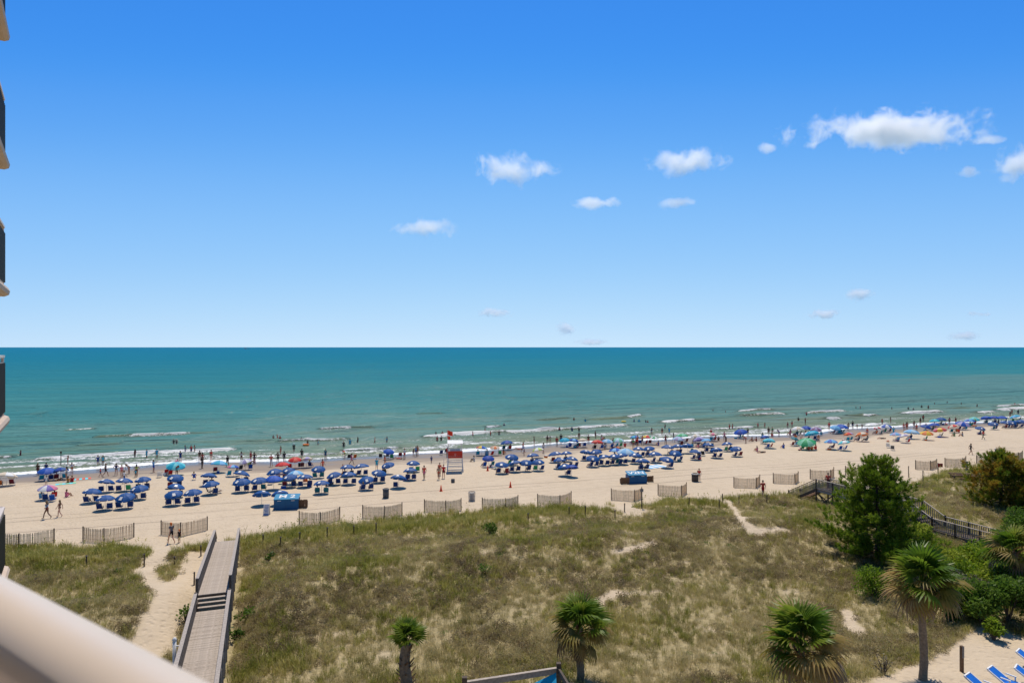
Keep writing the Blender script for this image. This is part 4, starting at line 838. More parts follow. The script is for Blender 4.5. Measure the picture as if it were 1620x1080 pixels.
def palm(px, ytop, ybase, Y, crown, label, seed, n_=40, shaggy=False, dead=8, narrow=False):
    x = (px - CX) / FPX * Y; g0 = gz(x, Y); zc = at(px, ytop, Y).z - g0; rr = random.Random(seed); o = thing('cabbage_palm', (x, Y, g0), label, 'palm tree', px=px); t_ = MB(); nseg = 14; r0 = .17 if not shaggy else .26
    pts = [(.06 * math.sin(k * .5), .04 * math.cos(k * .4), -.2 + (zc + .2) * k / nseg) for k in range(nseg + 1)]; t_.path(pts, [r0 * (1.15 - .25 * k / nseg) + .012 * (k % 2) for k in range(nseg + 1)], 12); t_.obj('trunk', palm_bark, o, False)
    sc = crown / 3.0
    if shaggy:
        for k in range(46):
            a = rr.uniform(0, 6.28); z = zc * rr.uniform(.05, .95); d = Vector((math.cos(a), math.sin(a), 0)); MB().beam(d * .2 + Vector((0, 0, z)), d * rr.uniform(.38, .5) + Vector((0, 0, z + rr.uniform(.15, .35))), .07, .03).obj('leaf_boot', wood_brown if k % 3 else wood_dark, o)
    else:
        for k in range(14):
            a = rr.uniform(0, 6.28); z = zc - rr.uniform(.0, .9); d = Vector((math.cos(a), math.sin(a), 0)); MB().beam(d * .12 + Vector((0, 0, z)), d * .32 + Vector((0, 0, z + .3)), .07, .03).obj('leaf_boot', wood_brown, o)
    for k in range(n_):
        f = (k + .5) / n_; el = (88 - 112 * f ** 1.0) if not narrow else (88 - 44 * f); el += rr.uniform(-8, 8); a = k * 2.39996 + rr.uniform(-.3, .3)
        pool = FG if f < .45 or narrow else (FY if rr.random() < .62 else FG)
        if f > .78 and not narrow: pool = FD if rr.random() < .5 else FY
        fr = link('frond', rr.choice(pool), o, (0, 0, zc - .25 * f)); fr.rotation_euler = Matrix.Rotation(a, 3, 'Z').to_4x4().to_euler(); fr.rotation_euler = (Matrix.Rotation(a, 3, 'Z') @ Matrix.Rotation(R(el), 3, 'X') @ Matrix.Rotation(rr.uniform(-.6, .6), 3, 'Y')).to_euler(); s_ = sc * rr.uniform(.82, 1.1) * (1 if not narrow else 1.0); fr.scale = (s_, s_, s_)
    for k in range(dead):
        a = rr.uniform(0, 6.28); el = -rr.uniform(50, 82); fr = link('frond', rr.choice(FD), o, (0, 0, zc - .35)); fr.rotation_euler = (Matrix.Rotation(a, 3, 'Z') @ Matrix.Rotation(R(el), 3, 'X')).to_euler(); s_ = sc * rr.uniform(.6, .85); fr.scale = (s_, s_, s_)
palm(1460, 925, 1085, 34.3, 3.75, 'tall cabbage palm with a bare trunk, standing by the pool sand', 1, 44, dead=4)
palm(1267, 1022, 1100, 30.5, 3.8, 'broad low cabbage palm with drooping fan leaves, bottom right of centre', 2, 42, dead=2)
palm(917, 992, 1090, 34, 3.2, 'cabbage palm with brown skirt beside the blue shade sail', 3, 42, dead=4)
palm(642, 1018, 1100, 33, 2.3, 'small shaggy-trunked palm with upright fronds at the bottom, left of centre', 4, 26, shaggy=True, dead=0, narrow=True)
palm(1606, 872, 905, 45, 3.6, 'short-trunked palm among shrubs at the right edge', 5, 36, dead=4)
# ================================================================== UMBRELLAS, CHAIRS, PEOPLE
CLR = dict(navy=(.006, .036, .175), blue=(.01, .085, .42), royal=(.01, .05, .30), sky=(.16, .42, .68), pale=(.42, .58, .70), turq=(.015, .36, .52), aqua=(.12, .55, .60), red=(.58, .02, .02), coral=(.66, .10, .06), orange=(.68, .17, .03),
           yellow=(.70, .48, .06), green=(.04, .36, .14), mint=(.22, .55, .36), white=(.72, .72, .70), cream=(.66, .56, .42), pink=(.66, .18, .28), mauve=(.25, .13, .22), lav=(.36, .32, .52), purple=(.14, .10, .36), black=(.012, .012, .014), grey=(.12, .12, .125),
           teal=(.01, .16, .20), brown=(.12, .06, .03), tan=(.42, .31, .2), lime=(.42, .52, .10), maroon=(.20, .02, .03), charcoal=(.03, .032, .036))
def cm(c): return mat('cloth_' + c, CLR[c], .8, .08, 3, trans=.0)
def canv(c): return mat('canvas_' + c, CLR[c] if c != 'navy' else (.006, .078, .27), .6, .08, 2, trans=.18)
GAPS = 8
def canopy_mesh(R_=1.0, rise=.42, val=.10):
    b = MB(); prof = [(0.02, rise), (.30, rise * .93), (.58, rise * .70), (.82, rise * .36), (1.0, 0)]
    for k in range(GAPS):
        a0, a1 = 2 * math.pi * k / GAPS, 2 * math.pi * (k + 1) / GAPS; am = (a0 + a1) / 2
        for i in range(len(prof) - 1):
            (r0, z0), (r1, z1) = prof[i], prof[i + 1]; sg0, sg1 = .96 + .0 * r0, .955
            v = []
            for (r, z) in (prof[i], prof[i + 1]): v += [(R_ * r * math.cos(a0), R_ * r * math.sin(a0), z), (R_ * r * .955 * math.cos(am), R_ * r * .955 * math.sin(am), z - .03 * r), (R_ * r * math.cos(a1), R_ * r * math.sin(a1), z)]
            b.add(v, [(0, 3, 4, 1), (1, 4, 5, 2)], k % 4)
        e = .03; b0, b1 = a0 + e, a1 - e                                  # the hanging flap of each panel, open at the ribs
        b.add([(R_ * math.cos(b0), R_ * math.sin(b0), 0), (R_ * .955 * math.cos(am), R_ * .955 * math.sin(am), -.03), (R_ * math.cos(b1), R_ * math.sin(b1), 0),
               (R_ * 1.01 * math.cos(b0), R_ * 1.01 * math.sin(b0), -val), (R_ * .965 * math.cos(am), R_ * .965 * math.sin(am), -val - .03), (R_ * 1.01 * math.cos(b1), R_ * 1.01 * math.sin(b1), -val)], [(0, 3, 4, 1), (1, 4, 5, 2)], k % 4)
    return b.mesh('canopy', [canv('navy')] * 4)
CANOPY = canopy_mesh()
POLE = MB().tube((0, 0, -.3), (0, 0, 1.0), .02, n=6).mesh('pole', [white])
FIN = MB().lathe([(.03, 0), (.035, .05), (.001, .09)], 8).mesh('finial', [white])
def logo_mesh():
    b = MB()
    for am in (2 * math.pi * 5.5 / 8, 2 * math.pi * 1.5 / 8, 2 * math.pi * 7.5 / 8, 2 * math.pi * 3.5 / 8)[:1]:
        pass
    return b
def patch(k):
    am = 2 * math.pi * (k + .5) / GAPS; v = []
    for r, z in ((.50, .317 - .015), (.86, .126 - .02)):
        rr_ = r * .957; t = .145 if r < .7 else .165
        for s_ in (-1, 1): v.append((rr_ * math.cos(am) - s_ * t * math.sin(am), rr_ * math.sin(am) + s_ * t * math.cos(am), z + .045))
    return MB().add(v, [(0, 1, 3, 2)]).mesh('logo_patch', [white])
PATCH = [patch(5), patch(1), patch(6)]
RIB = MB()
for k in range(GAPS):
    a = 2 * math.pi * k / GAPS; RIB.tube((0, 0, .38), (.99 * math.cos(a), .99 * math.sin(a), -.02), .008, n=4)
RIB = RIB.mesh('ribs', [white])
def umbrella(px, py, cols, label, R_=.98, tilt=None, logo=False, zc=1.32, group='umbrellas on the beach', wat_=False):
    q = hit(px, py, zc); rr = random.Random(int(px * 13 + py * 7)); o = thing('beach_umbrella', q, label, 'umbrella', group, px=px)
    R_ *= rr.uniform(.92, 1.06); tl = R(rr.uniform(2, 19)) if tilt is None else R(tilt); az = rr.uniform(-.9, .9) + (math.pi / 2) * (1 if rr.random() < .6 else -1); axis = Vector((math.cos(az + 1.57), math.sin(az + 1.57), 0)); qt = Quaternion(axis, tl); o.rotation_mode = 'XYZ'
    p = link('pole', POLE, o); top = zc + .18; p.scale = (1, 1, top)
    c = link('canopy', CANOPY, o, (0, 0, zc - .17)); c.rotation_mode = 'QUATERNION'; c.rotation_quaternion = qt @ Quaternion((0, 0, 1), rr.uniform(-.35, .35)); c.scale = (R_, R_, R_); slots(c, [canv(k) for k in (cols * 4)[:4]])
    if logo:
        for pm in PATCH[:2] if rr.random() < .75 else PATCH[2:]: link('logo_patch', pm, c)
    kind(link('ribs', RIB, c), 'stuff'); link('finial', FIN, c, (0, 0, .42))
    return o
# --- beach chairs: a sling seat and back in a light frame, facing the sea (+y of the chair)
def chair_parts():
    s_ = MB().box((0, .18, .25), (.50, .46, .02), Matrix.Rotation(R(10), 3, 'X')).mesh('seat', [cm('navy')])
    bk = MB().box((0, -.17, .52), (.50, .03, .60), Matrix.Rotation(R(20), 3, 'X')).mesh('backrest', [cm('navy')])
    f = MB()
    for sx in (-1, 1):
        x = sx * .27; f.tube((x, .42, .0), (x, -.10, .25), .014, n=5).tube((x, -.32, .0), (x, .10, .42), .014, n=5).tube((x, -.03, .20), (x, -.30, .84), .014, n=5).tube((x, .42, .28), (x, -.05, .22), .014, n=5)
        f.box((sx * .29, .12, .46), (.06, .44, .025)); f.tube((x, .33, .27), (x, .30, .46), .012, n=5)
    f.tube((-.27, -.30, .84), (.27, -.30, .84), .014, n=5).tube((-.27, .42, .0), (.27, .42, .0), .012, n=5).tube((-.27, -.32, .0), (.27, -.32, .0), .012, n=5)
    return s_, bk, f.mesh('frame', [white])
CH = chair_parts()
def chair(pos, rz, col, label, frame=None, px=None):
    o = thing('beach_chair', pos, label, 'chair', 'chairs on the beach', rz, px)
    for nm, me_ in zip(('seat', 'backrest', 'frame'), CH):
        c = link(nm, me_, o)
        slots(c, [cm(col) if nm != 'frame' else (frame or white)])
    return o
# --- people: one closed body per pose, grown from tapered limbs and fused
SK, TP, BT, HR = 0, 1, 2, 3
def body(name, J, female=False, voxel=.017):
    """J: joint positions; returns a mesh with slots skin, top, bottom, hair"""
    caps = []
    def C(a, b, r0, r1, m): caps.append((Vector(a), Vector(b), r0, r1, m))
    V_ = {k: Vector(v) for k, v in J.items()}
    pe, ch, nk, hd = V_['pelvis'], V_['chest'], V_['neck'], V_['head']; up = (nk - ch).normalized(); lat = (V_['shr'] - V_['shl']).normalized(); fw = up.cross(lat) * -1
    fw = lat.cross(up) * -1 if False else up.cross(lat); fw = -fw if fw.dot(V_.get('fwd', Vector((0, 1, 0)))) < 0 else fw
    hip = (V_['hipr'] - V_['hipl']).normalized(); wst = pe.lerp(ch, .5)
    for s_ in (-1, 1):
        C(pe + hip * s_ * .075, pe + hip * s_ * .06 + (ch - pe) * .12, .105, .10, BT); C(wst + lat * s_ * .05, ch + lat * s_ * .075, .085, .10, TP); C(pe + hip * s_ * .055 + (ch - pe) * .15, wst + lat * s_ * .045, .095, .085, SK if female else TP)
    C(ch + lat * -.12 + up * .05, ch + lat * .12 + up * .05, .09, .09, TP); C(ch + up * .1, nk, .07, .055, SK)
    if female:
        for s_ in (-1, 1): C(ch + lat * s_ * .075 + fw * .075, ch + lat * s_ * .075 + fw * .085, .06, .055, TP)
    hu = (hd - nk).normalized(); hf = V_.get('face', fw).normalized()
    C(nk, nk + hu * .07, .052, .05, SK); C(hd + hu * .03 - hf * .012, hd + hu * .045 - hf * .012, .092, .09, SK); C(hd - hu * .055 + hf * .03, hd - hu * .085 + hf * .05, .06, .04, SK); C(hd + hf * .085, hd - hu * .03 + hf * .107, .013, .018, SK)
    for s_ in (-1, 1): C(hd + lat * s_ * .088, hd + lat * s_ * .096 - hu * .02, .018, .015, SK)
    C(hd + hu * .06 - hf * .03, hd + hu * .05 - hf * .045, .098, .098, HR); C(hd - hf * .055, hd - hu * (.05 if not female else .24) - hf * (.055 if not female else .07), .085, .07 if not female else .05, HR)
    for s_, c in ((-1, 'l'), (1, 'r')):
        sh, el, wr = V_['sh' + c], V_['el' + c], V_['wr' + c]; hp, kn, an, to = V_['hip' + c], V_['kn' + c], V_['an' + c], V_['to' + c]
        C(ch + lat * s_ * .1 + up * .1, sh, .065, .06, TP if not female else SK); C(sh, sh.lerp(el, .45), .056, .048, TP if not female else SK); C(sh.lerp(el, .45), el, .047, .04, SK); C(el, wr, .04, .027, SK)
        d = (wr - el).normalized(); sd = d.orthogonal().normalized() if abs(d.z) < .3 else d.cross(Vector((0, 1, 0))).normalized(); pn = d.cross(sd)
        pm_ = wr + d * .075; C(wr, pm_, .03, .034, SK)
        for i, ln in enumerate((.065, .078, .072, .055)):
            b0 = pm_ + pn * (-.03 + .02 * i); C(b0, b0 + d * ln * .6, .012, .011, SK); C(b0 + d * ln * .6, b0 + d * ln + sd * .02, .011, .01, SK)
        C(wr + d * .02 + pn * -.025, wr + d * .06 + pn * -.06, .014, .012, SK)
        md = hp.lerp(kn, .5); C(hp, md, .088 if not female else .09, .075, BT if not female else SK); C(md, kn, .073, .053, SK); C(kn, kn.lerp(an, .35), .053, .056, SK); C(kn.lerp(an, .35), an, .055, .037, SK); C(an, to, .04, .032, SK); C(an, an - (to - an).normalized() * .05 - Vector((0, 0, .03)), .036, .034, SK)
    bm = bmesh.new(); dirs = [Vector((math.cos(a) * math.cos(e), math.sin(a) * math.cos(e), math.sin(e))) for e in (-1.2, -.6, 0, .6, 1.2) for a in np.linspace(0, 6.283, 8, endpoint=False)]
    for a, b, r0, r1, m_ in caps:
        vs = [bm.verts.new(a + d * r0) for d in dirs] + [bm.verts.new(b + d * r1) for d in dirs]; bmesh.ops.convex_hull(bm, input=vs)
    me_ = bpy.data.meshes.new(name); bm.to_mesh(me_); bm.free(); o = bpy.data.objects.new(name, me_); COL.objects.link(o)
    rm = o.modifiers.new('r', 'REMESH'); rm.mode = 'VOXEL'; rm.voxel_size = voxel; sm = o.modifiers.new('s', 'SMOOTH'); sm.factor = .5; sm.iterations = 2; dc = o.modifiers.new('d', 'DECIMATE'); dc.ratio = .3
    dg = bpy.context.evaluated_depsgraph_get(); out = bpy.data.meshes.new_from_object(o.evaluated_get(dg)); bpy.data.objects.remove(o); bpy.data.meshes.remove(me_); out.name = name; out.materials.clear()
    for k in range(4): out.materials.append(white)
    A_ = np.array([c[0][:] for c in caps]); B_ = np.array([c[1][:] for c in caps]); r0 = np.array([c[2] for c in caps]); r1 = np.array([c[3] for c in caps]); mi = np.array([c[4] for c in caps])
    ctr = np.zeros(len(out.polygons) * 3); out.polygons.foreach_get('center', ctr); ctr = ctr.reshape(-1, 3); D_ = B_ - A_; LL = (D_ ** 2).sum(1) + 1e-9
    u = np.clip(((ctr[:, None] - A_[None]) * D_[None]).sum(2) / LL, 0, 1); dist = np.linalg.norm(ctr[:, None] - A_[None] - u[..., None] * D_[None], axis=2) - (r0 + (r1 - r0) * u)
    out.polygons.foreach_set('material_index', mi[dist.argmin(1)].astype('i4')); out.polygons.foreach_set('use_smooth', np.ones(len(out.polygons), bool)); out.update(); return out
def stand(**k):
    J = dict(pelvis=(0, 0, .95), chest=(0, .0, 1.27), neck=(0, -.01, 1.45), head=(0, .01, 1.60), shl=(-.19, -.01, 1.40), shr=(.19, -.01, 1.40), ell=(-.24, -.03, 1.13), elr=(.24, -.03, 1.13), wrl=(-.25, .05, .89), wrr=(.25, .05, .89),
             hipl=(-.085, 0, .91), hipr=(.085, 0, .91), knl=(-.10, .02, .50), knr=(.10, .02, .50), anl=(-.10, -.02, .08), anr=(.10, -.02, .08), tol=(-.12, .13, .035), tor=(.12, .13, .035)); J.update(k); return J
POSE = {}
POSE['stand'] = stand(); POSE['stance'] = stand(ell=(-.36, -.06, 1.16), wrl=(-.19, .02, .99), elr=(.36, -.06, 1.16), wrr=(.19, .02, .99), knl=(-.13, .03, .5), anl=(-.16, -.02, .08), tol=(-.19, .12, .035))
POSE['walk'] = stand(knl=(-.09, .20, .52), anl=(-.09, .28, .11), tol=(-.10, .42, .08), knr=(.09, -.04, .50), anr=(.09, -.34, .16), tor=(.10, -.24, .04), ell=(-.23, -.16, 1.15), wrl=(-.22, -.12, .90), elr=(.23, .07, 1.14), wrr=(.20, .26, .98), chest=(0, .03, 1.26), neck=(0, .03, 1.44), head=(0, .06, 1.59))
POSE['stride'] = stand(knl=(-.09, -.06, .50), anl=(-.09, -.30, .14), tol=(-.10, -.20, .04), knr=(.09, .17, .51), anr=(.09, .20, .08), tor=(.10, .35, .04), ell=(-.25, .05, 1.14), wrl=(-.22, .2, .94), elr=(.25, -.14, 1.15), wrr=(.25, -.16, .90))
POSE['reach'] = stand(elr=(.33, .12, 1.30), wrr=(.36, .30, 1.42), ell=(-.30, .02, 1.16), wrl=(-.34, .16, .98))
POSE['chairsit'] = stand(pelvis=(0, .02, .38), chest=(0, -.12, .68), neck=(0, -.19, .86), head=(0, -.17, 1.01), shl=(-.19, -.17, .80), shr=(.19, -.17, .80), ell=(-.29, -.05, .58), elr=(.29, -.05, .58), wrl=(-.27, .2, .53), wrr=(.27, .2, .53),
                         hipl=(-.09, .06, .36), hipr=(.09, .06, .36), knl=(-.13, .47, .46), knr=(.13, .47, .46), anl=(-.14, .72, .10), anr=(.14, .72, .10), tol=(-.15, .86, .06), tor=(.15, .86, .06), fwd=(0, 1, .3))
POSE['groundsit'] = stand(pelvis=(0, 0, .13), chest=(0, .02, .44), neck=(0, .05, .62), head=(0, .09, .77), shl=(-.19, .04, .57), shr=(.19, .04, .57), ell=(-.24, .2, .38), elr=(.24, .2, .38), wrl=(-.12, .38, .36), wrr=(.12, .38, .36),
                          hipl=(-.09, .06, .12), hipr=(.09, .06, .12), knl=(-.13, .42, .42), knr=(.13, .42, .42), anl=(-.12, .62, .08), anr=(.12, .62, .08), tol=(-.13, .76, .05), tor=(.13, .76, .05))
POSE['lie'] = stand(pelvis=(0, 0, .14), chest=(0, -.32, .15), neck=(0, -.50, .15), head=(0, -.64, .17), shl=(-.19, -.45, .14), shr=(.19, -.45, .14), ell=(-.28, -.2, .09), elr=(.28, -.2, .09), wrl=(-.27, .04, .06), wrr=(.27, .04, .06),
                    hipl=(-.085, .05, .13), hipr=(.085, .05, .13), knl=(-.11, .46, .14), knr=(.10, .44, .30), anl=(-.12, .86, .07), anr=(.10, .74, .07), tol=(-.13, .92, .17), tor=(.11, .88, .06), fwd=(0, 0, 1), face=(0, .1, 1))
POSE['bend'] = stand(pelvis=(0, -.05, .92), chest=(0, .2, 1.12), neck=(0, .34, 1.20), head=(0, .46, 1.26), shl=(-.19, .28, 1.16), shr=(.19, .28, 1.16), ell=(-.22, .36, .90), elr=(.22, .36, .90), wrl=(-.16, .42, .68), wrr=(.16, .42, .68))
BODY = {}
for k in POSE:
    BODY[k, 0] = body('person', POSE[k])
    BODY[k, 1] = body('person', POSE[k], True)
SKINS = [mat('skin_%d' % i, c, .6, .05, 4) for i, c in enumerate([(.54, .30, .20), (.45, .23, .14), (.35, .165, .095), (.16, .075, .045), (.09, .043, .028), (.60, .36, .26)])]
HAIRS = [mat('hair_%d' % i, c, .7, .1, 6) for i, c in enumerate([(.012, .009, .007), (.035, .02, .012), (.10, .06, .03), (.22, .15, .07)])]
NAME = dict(navy='navy', blue='blue', royal='royal blue', sky='light blue', pale='pale blue', turq='turquoise', aqua='aqua', red='red', coral='coral', orange='orange', yellow='yellow', green='green', mint='mint', white='white', cream='cream', pink='pink', mauve='mauve', lav='lavender',
            purple='purple', black='black', grey='grey', teal='teal', brown='brown', tan='tan', lime='lime', maroon='maroon', charcoal='charcoal')
def person(pos, pose, rz, top, bot, label, fem=None, skin=None, hair=None, scale=1., px=None, group='people on the beach', cap=None):
    rr = random.Random(int(pos[0] * 97 + pos[1] * 31)); fem = rr.random() < .5 if fem is None else fem
    o = link('person', BODY[pose, int(fem)], None, pos); o.rotation_euler = (0, 0, rz); o.scale = (scale,) * 3; sk = SKINS[rr.choice([0, 0, 1, 1, 2, 3, 4, 5])] if skin is None else SKINS[skin]
    slots(o, [sk, sk if top == 'skin' else cm(top), cm(bot), cm(cap) if cap else (HAIRS[rr.randrange(4)] if hair is None else HAIRS[hair])])
    return tag(o, label, 'person', group, px)
NV = ('navy',)
NAVY = {'left of the boardwalk': [(146, 775.5), (168.7, 760.6), (197, 758.8), (226, 756.7), (220, 770.8), (166.4, 786.3), (198, 784.2)],
        "beyond the boardwalk's end": [(277.5, 754), (278.8, 768), (274.7, 779.5), (305, 777), (330.5, 750.8), (333.3, 763.8)],
        'behind the box marked 2': [(382.5, 747.5), (382.5, 760.3), (410, 758.3), (434, 744.5), (458, 743), (458, 753.3), (482.5, 752.8), (414, 779.5), (442.5, 778.8), (503.7, 740), (508.8, 762.5)],
        'left of the lifeguard stand': [(528.3, 749.7), (550, 737.5), (571.7, 736.3), (552, 749), (579, 757), (613.7, 734), (599.7, 746.3), (653.8, 731), (649, 742.5), (631, 754)],
        'just right of lifeguard stand': [(809.7, 721.3), (843, 719), (794, 733.3), (813.7, 730.8), (831.7, 730), (851, 729)],
        'left of the farther box': [(878, 717), (896, 715.7), (885, 726), (904.7, 724.5), (893.7, 736.7), (926.7, 714), (943, 713.3), (937.5, 723.3), (955, 721.7)],
        'behind the farther box': [(971.7, 720.5), (983, 719.7), (1010, 709), (1026.7, 708), (1005, 718.7), (1036.7, 717), (1016.7, 728), (1055, 725), (1056, 706)],
        'behind the dark barrel': [(1069, 715.3), (1071.7, 705), (1087.5, 704), (1100, 713), (1121, 702.5)], 'beyond the tenth fence': [(1150, 701), (1133, 710.5), (1164, 708.3)],
        'at the far right edge': [(1571, 669.4), (1590.5, 667.6), (1600, 667.4), (1608.5, 667), (1617, 665.8), (1550.8, 676.3)]}
FRAME_W = mat('wood_frame', (.45, .36, .25), .7)
for zn, lst in NAVY.items():
    for i, (px, py) in enumerate(sorted(lst)):
        ul = ORD[i]; far_ = px > 1500
        u = umbrella(px, py, NV, '%s navy umbrella from left, with white logo, %s' % (ul, zn), logo=True, tilt=22 if (px, py) in ((414, 779.5), (442.5, 778.8)) else None, group='navy rental umbrellas')
        rr = random.Random(int(px * 31)); p0 = Vector(u.location)
        if (px, py) in ((414, 779.5), (442.5, 778.8)): continue
        for k, sd in enumerate((-1, 1)):
            if px == 631 and k == 1 or rr.random() < .06: continue
            ds = sd * rr.uniform(.38, .55); dt = rr.uniform(-.5, -.1); d = xy(ds, dt); pos = Vector((p0.x + d[0], p0.y + d[1], 0)); pos.z = gz(pos.x, pos.y); rz = SA + R(rr.uniform(-14, 14))
            side = ('left', 'right')[k]; col = 'navy' if rr.random() < .82 else rr.choice(['teal', 'charcoal', 'green', 'maroon'])
            chair(pos, rz, col, '%s %s chair under %s navy umbrella %s' % (side, NAME[col], ul, zn), frame=FRAME_W if rr.random() < .4 else None)
            if rr.random() < .42:
                tp, bt = rr.choice(['skin', 'red', 'white', 'black', 'blue', 'pink', 'grey']), rr.choice(['black', 'navy', 'red', 'turq', 'grey'])
                person(pos, 'chairsit', rz, tp if tp != 'skin' else bt, bt, 'person in %s on %s chair under %s navy umbrella %s' % (NAME[bt], side, ul, zn), scale=.98)
        if rr.random() < .35:
            d = xy(rr.uniform(-.9, .9), rr.uniform(-.6, .3)); pos = Vector((p0.x + d[0], p0.y + d[1], 0)); pos.z = gz(pos.x, pos.y); cc = rr.choice(['blue', 'red', 'white', 'grey', 'teal', 'pink'])
            o = thing('cooler', pos, '%s cooler under %s navy umbrella %s' % (NAME[cc], ul, zn), 'cooler', 'coolers', SA + rr.uniform(-.5, .5)); MB().box((0, 0, .15), (.5, .3, .3), None, 0, 1.06).obj('body', cm(cc), o); MB().box((0, 0, .33), (.54, .34, .06)).obj('lid', white, o)
OTHER = [(10, 751, ('cream', 'white'), 1.25, 'pale peach'), (74.4, 743.5, ('blue',), 1.1, 'plain blue'), (95.7, 742, ('royal', 'navy'), 1.0, 'dark blue'), (75.4, 770.4, ('pink', 'lav', 'white', 'purple'), 1.0, 'pink tie-dye'),
         (278, 735, ('aqua', 'turq'), 1.35, 'wide aqua'), (346.7, 731.7, ('turq', 'sky'), 1.15, 'blue striped'), (369, 737, ('blue', 'pink', 'sky'), .8, 'blue and pink'), (388, 728, ('lav', 'white'), .9, 'white and lavender'), (446.7, 733.3, ('red',), 1.05, 'bright red'), (466.7, 725.5, ('coral', 'red'), 1.05, 'coral red'),
         (485, 724.5, ('lav', 'cream'), 1.0, 'pale lavender'), (433, 755.8, ('blue',), 1.1, 'bright blue'), (467.5, 747.5, ('pale', 'sky'), 1.1, 'pale blue'), (615, 712.5, ('blue',), .9, 'plain blue'), (772.5, 723.3, ('royal',), 1.0, 'plain royal blue'), (801.7, 699, ('royal', 'navy'), 1.1, 'dark blue'), (762, 707, ('red', 'yellow', 'blue', 'sky'), 1.0, 'rainbow'),
         (783, 706.7, ('orange', 'cream'), .85, 'peach'), (851, 710, ('lime', 'white'), .9, 'lime and white'), (893, 694.7, ('turq',), 1.0, 'turquoise'), (908, 695.5, ('blue', 'sky'), .9, 'blue'), (921.7, 695, ('cream',), .95, 'cream'), (904, 737.5, ('royal',), .9, 'plain dark blue'), (945, 698, ('red', 'coral'), 1.05, 'red'), (961, 696.5, ('sky', 'pale'), .95, 'light blue'),
         (978, 695, ('mint', 'pale'), 1.05, 'pale mint'), (974, 711.3, ('blue', 'sky'), 1.1, 'blue striped'), (990, 713.5, ('pale', 'sky'), 1.3, 'pale blue striped'), (1005, 690.5, ('blue', 'turq'), .95, 'bright blue'), (1024, 690.5, ('yellow', 'red', 'green', 'orange'), 1.05, 'rainbow'), (1035, 691.2, ('white', 'green'), .8, 'white and green'), (1079, 688, ('mint', 'green'), 1.05, 'green'),
         (1073, 692.7, ('pale', 'lav'), 1.05, 'pale blue'), (1101, 688.3, ('white', 'cream'), 1.05, 'white'), (1106, 694, ('lav', 'purple'), 1.15, 'purple'), (1117, 695.2, ('sky',), .9, 'light blue'), (1128, 686, ('cream', 'pink'), .9, 'pale pink'), (1171.7, 682, ('blue', 'royal'), 1.3, 'wide blue'), (1216.7, 695.8, ('aqua', 'turq'), 1.1, 'turquoise'), (1257.5, 692.5, ('teal',), .7, 'small teal'),
         (1261.7, 677.2, ('white', 'cream'), 1.3, 'wide white'), (1276, 675.7, ('royal', 'blue'), 1.0, 'blue'), (1291, 677.7, ('mauve', 'lav'), 1.1, 'mauve'), (1284, 684.7, ('turq',), 1.45, 'wide turquoise'), (1276, 698, ('mint', 'green'), 1.5, 'green striped'), (1314.5, 697.5, ('sky', 'blue'), 1.05, 'light blue'), (1322, 675.5, ('sky',), 1.2, 'light blue canopy'), (1331, 674.6, ('blue',), 1.4, 'wide blue'),
         (1342, 685.6, ('orange', 'red', 'lav'), .9, 'orange and red'), (1363, 686.2, ('orange', 'cream'), 1.2, 'pale orange'), (1334.8, 699, ('aqua', 'white'), 1.0, 'pale aqua'), (1401.6, 673.2, ('blue', 'white'), 1.2, 'blue and white'), (1417, 685.8, ('lav', 'sky'), 1.0, 'pale lavender'), (1442, 682.6, ('sky', 'pale'), 1.35, 'light blue'), (1478.5, 664.7, ('turq', 'aqua'), 1.2, 'turquoise'),
         (1478, 671, ('blue', 'royal'), 1.1, 'blue'), (1465, 673.8, ('navy', 'royal'), 1.1, 'dark blue'), (1489, 662.3, ('navy',), 1.1, 'dark blue'), (1466, 684, ('orange', 'yellow'), 1.15, 'orange'), (1487, 679.2, ('pink', 'yellow', 'coral'), 1.3, 'pink and yellow'), (1523, 669.6, ('lav', 'blue'), 1.4, 'lavender blue'), (1534, 664.7, ('blue', 'sky'), 1.1, 'blue'), (1541.7, 661.7, ('aqua', 'mint'), 1.2, 'pale turquoise'),
         (1560, 660.3, ('blue',), 1.3, 'blue'), (1572.5, 660, ('blue', 'royal'), 1.3, 'blue'), (1584.5, 660, ('blue',), 1.2, 'blue'), (1606, 658.2, ('sky', 'turq'), 1.2, 'light blue striped'), (1430, 688, ('white', 'lav'), .9, 'small white'), (1210, 690, ('navy', 'blue'), .8, 'small navy'), (1508, 673.5, ('cream', 'red'), 1., 'cream and red'), (1388, 676, ('red', 'white'), .8, 'small red')]
def onground(p0, ds, dt):
    d = xy(ds, dt); x, y = p0.x + d[0], p0.y + d[1]; return Vector((x, y, max(gz(x, y), WZ - .2)))
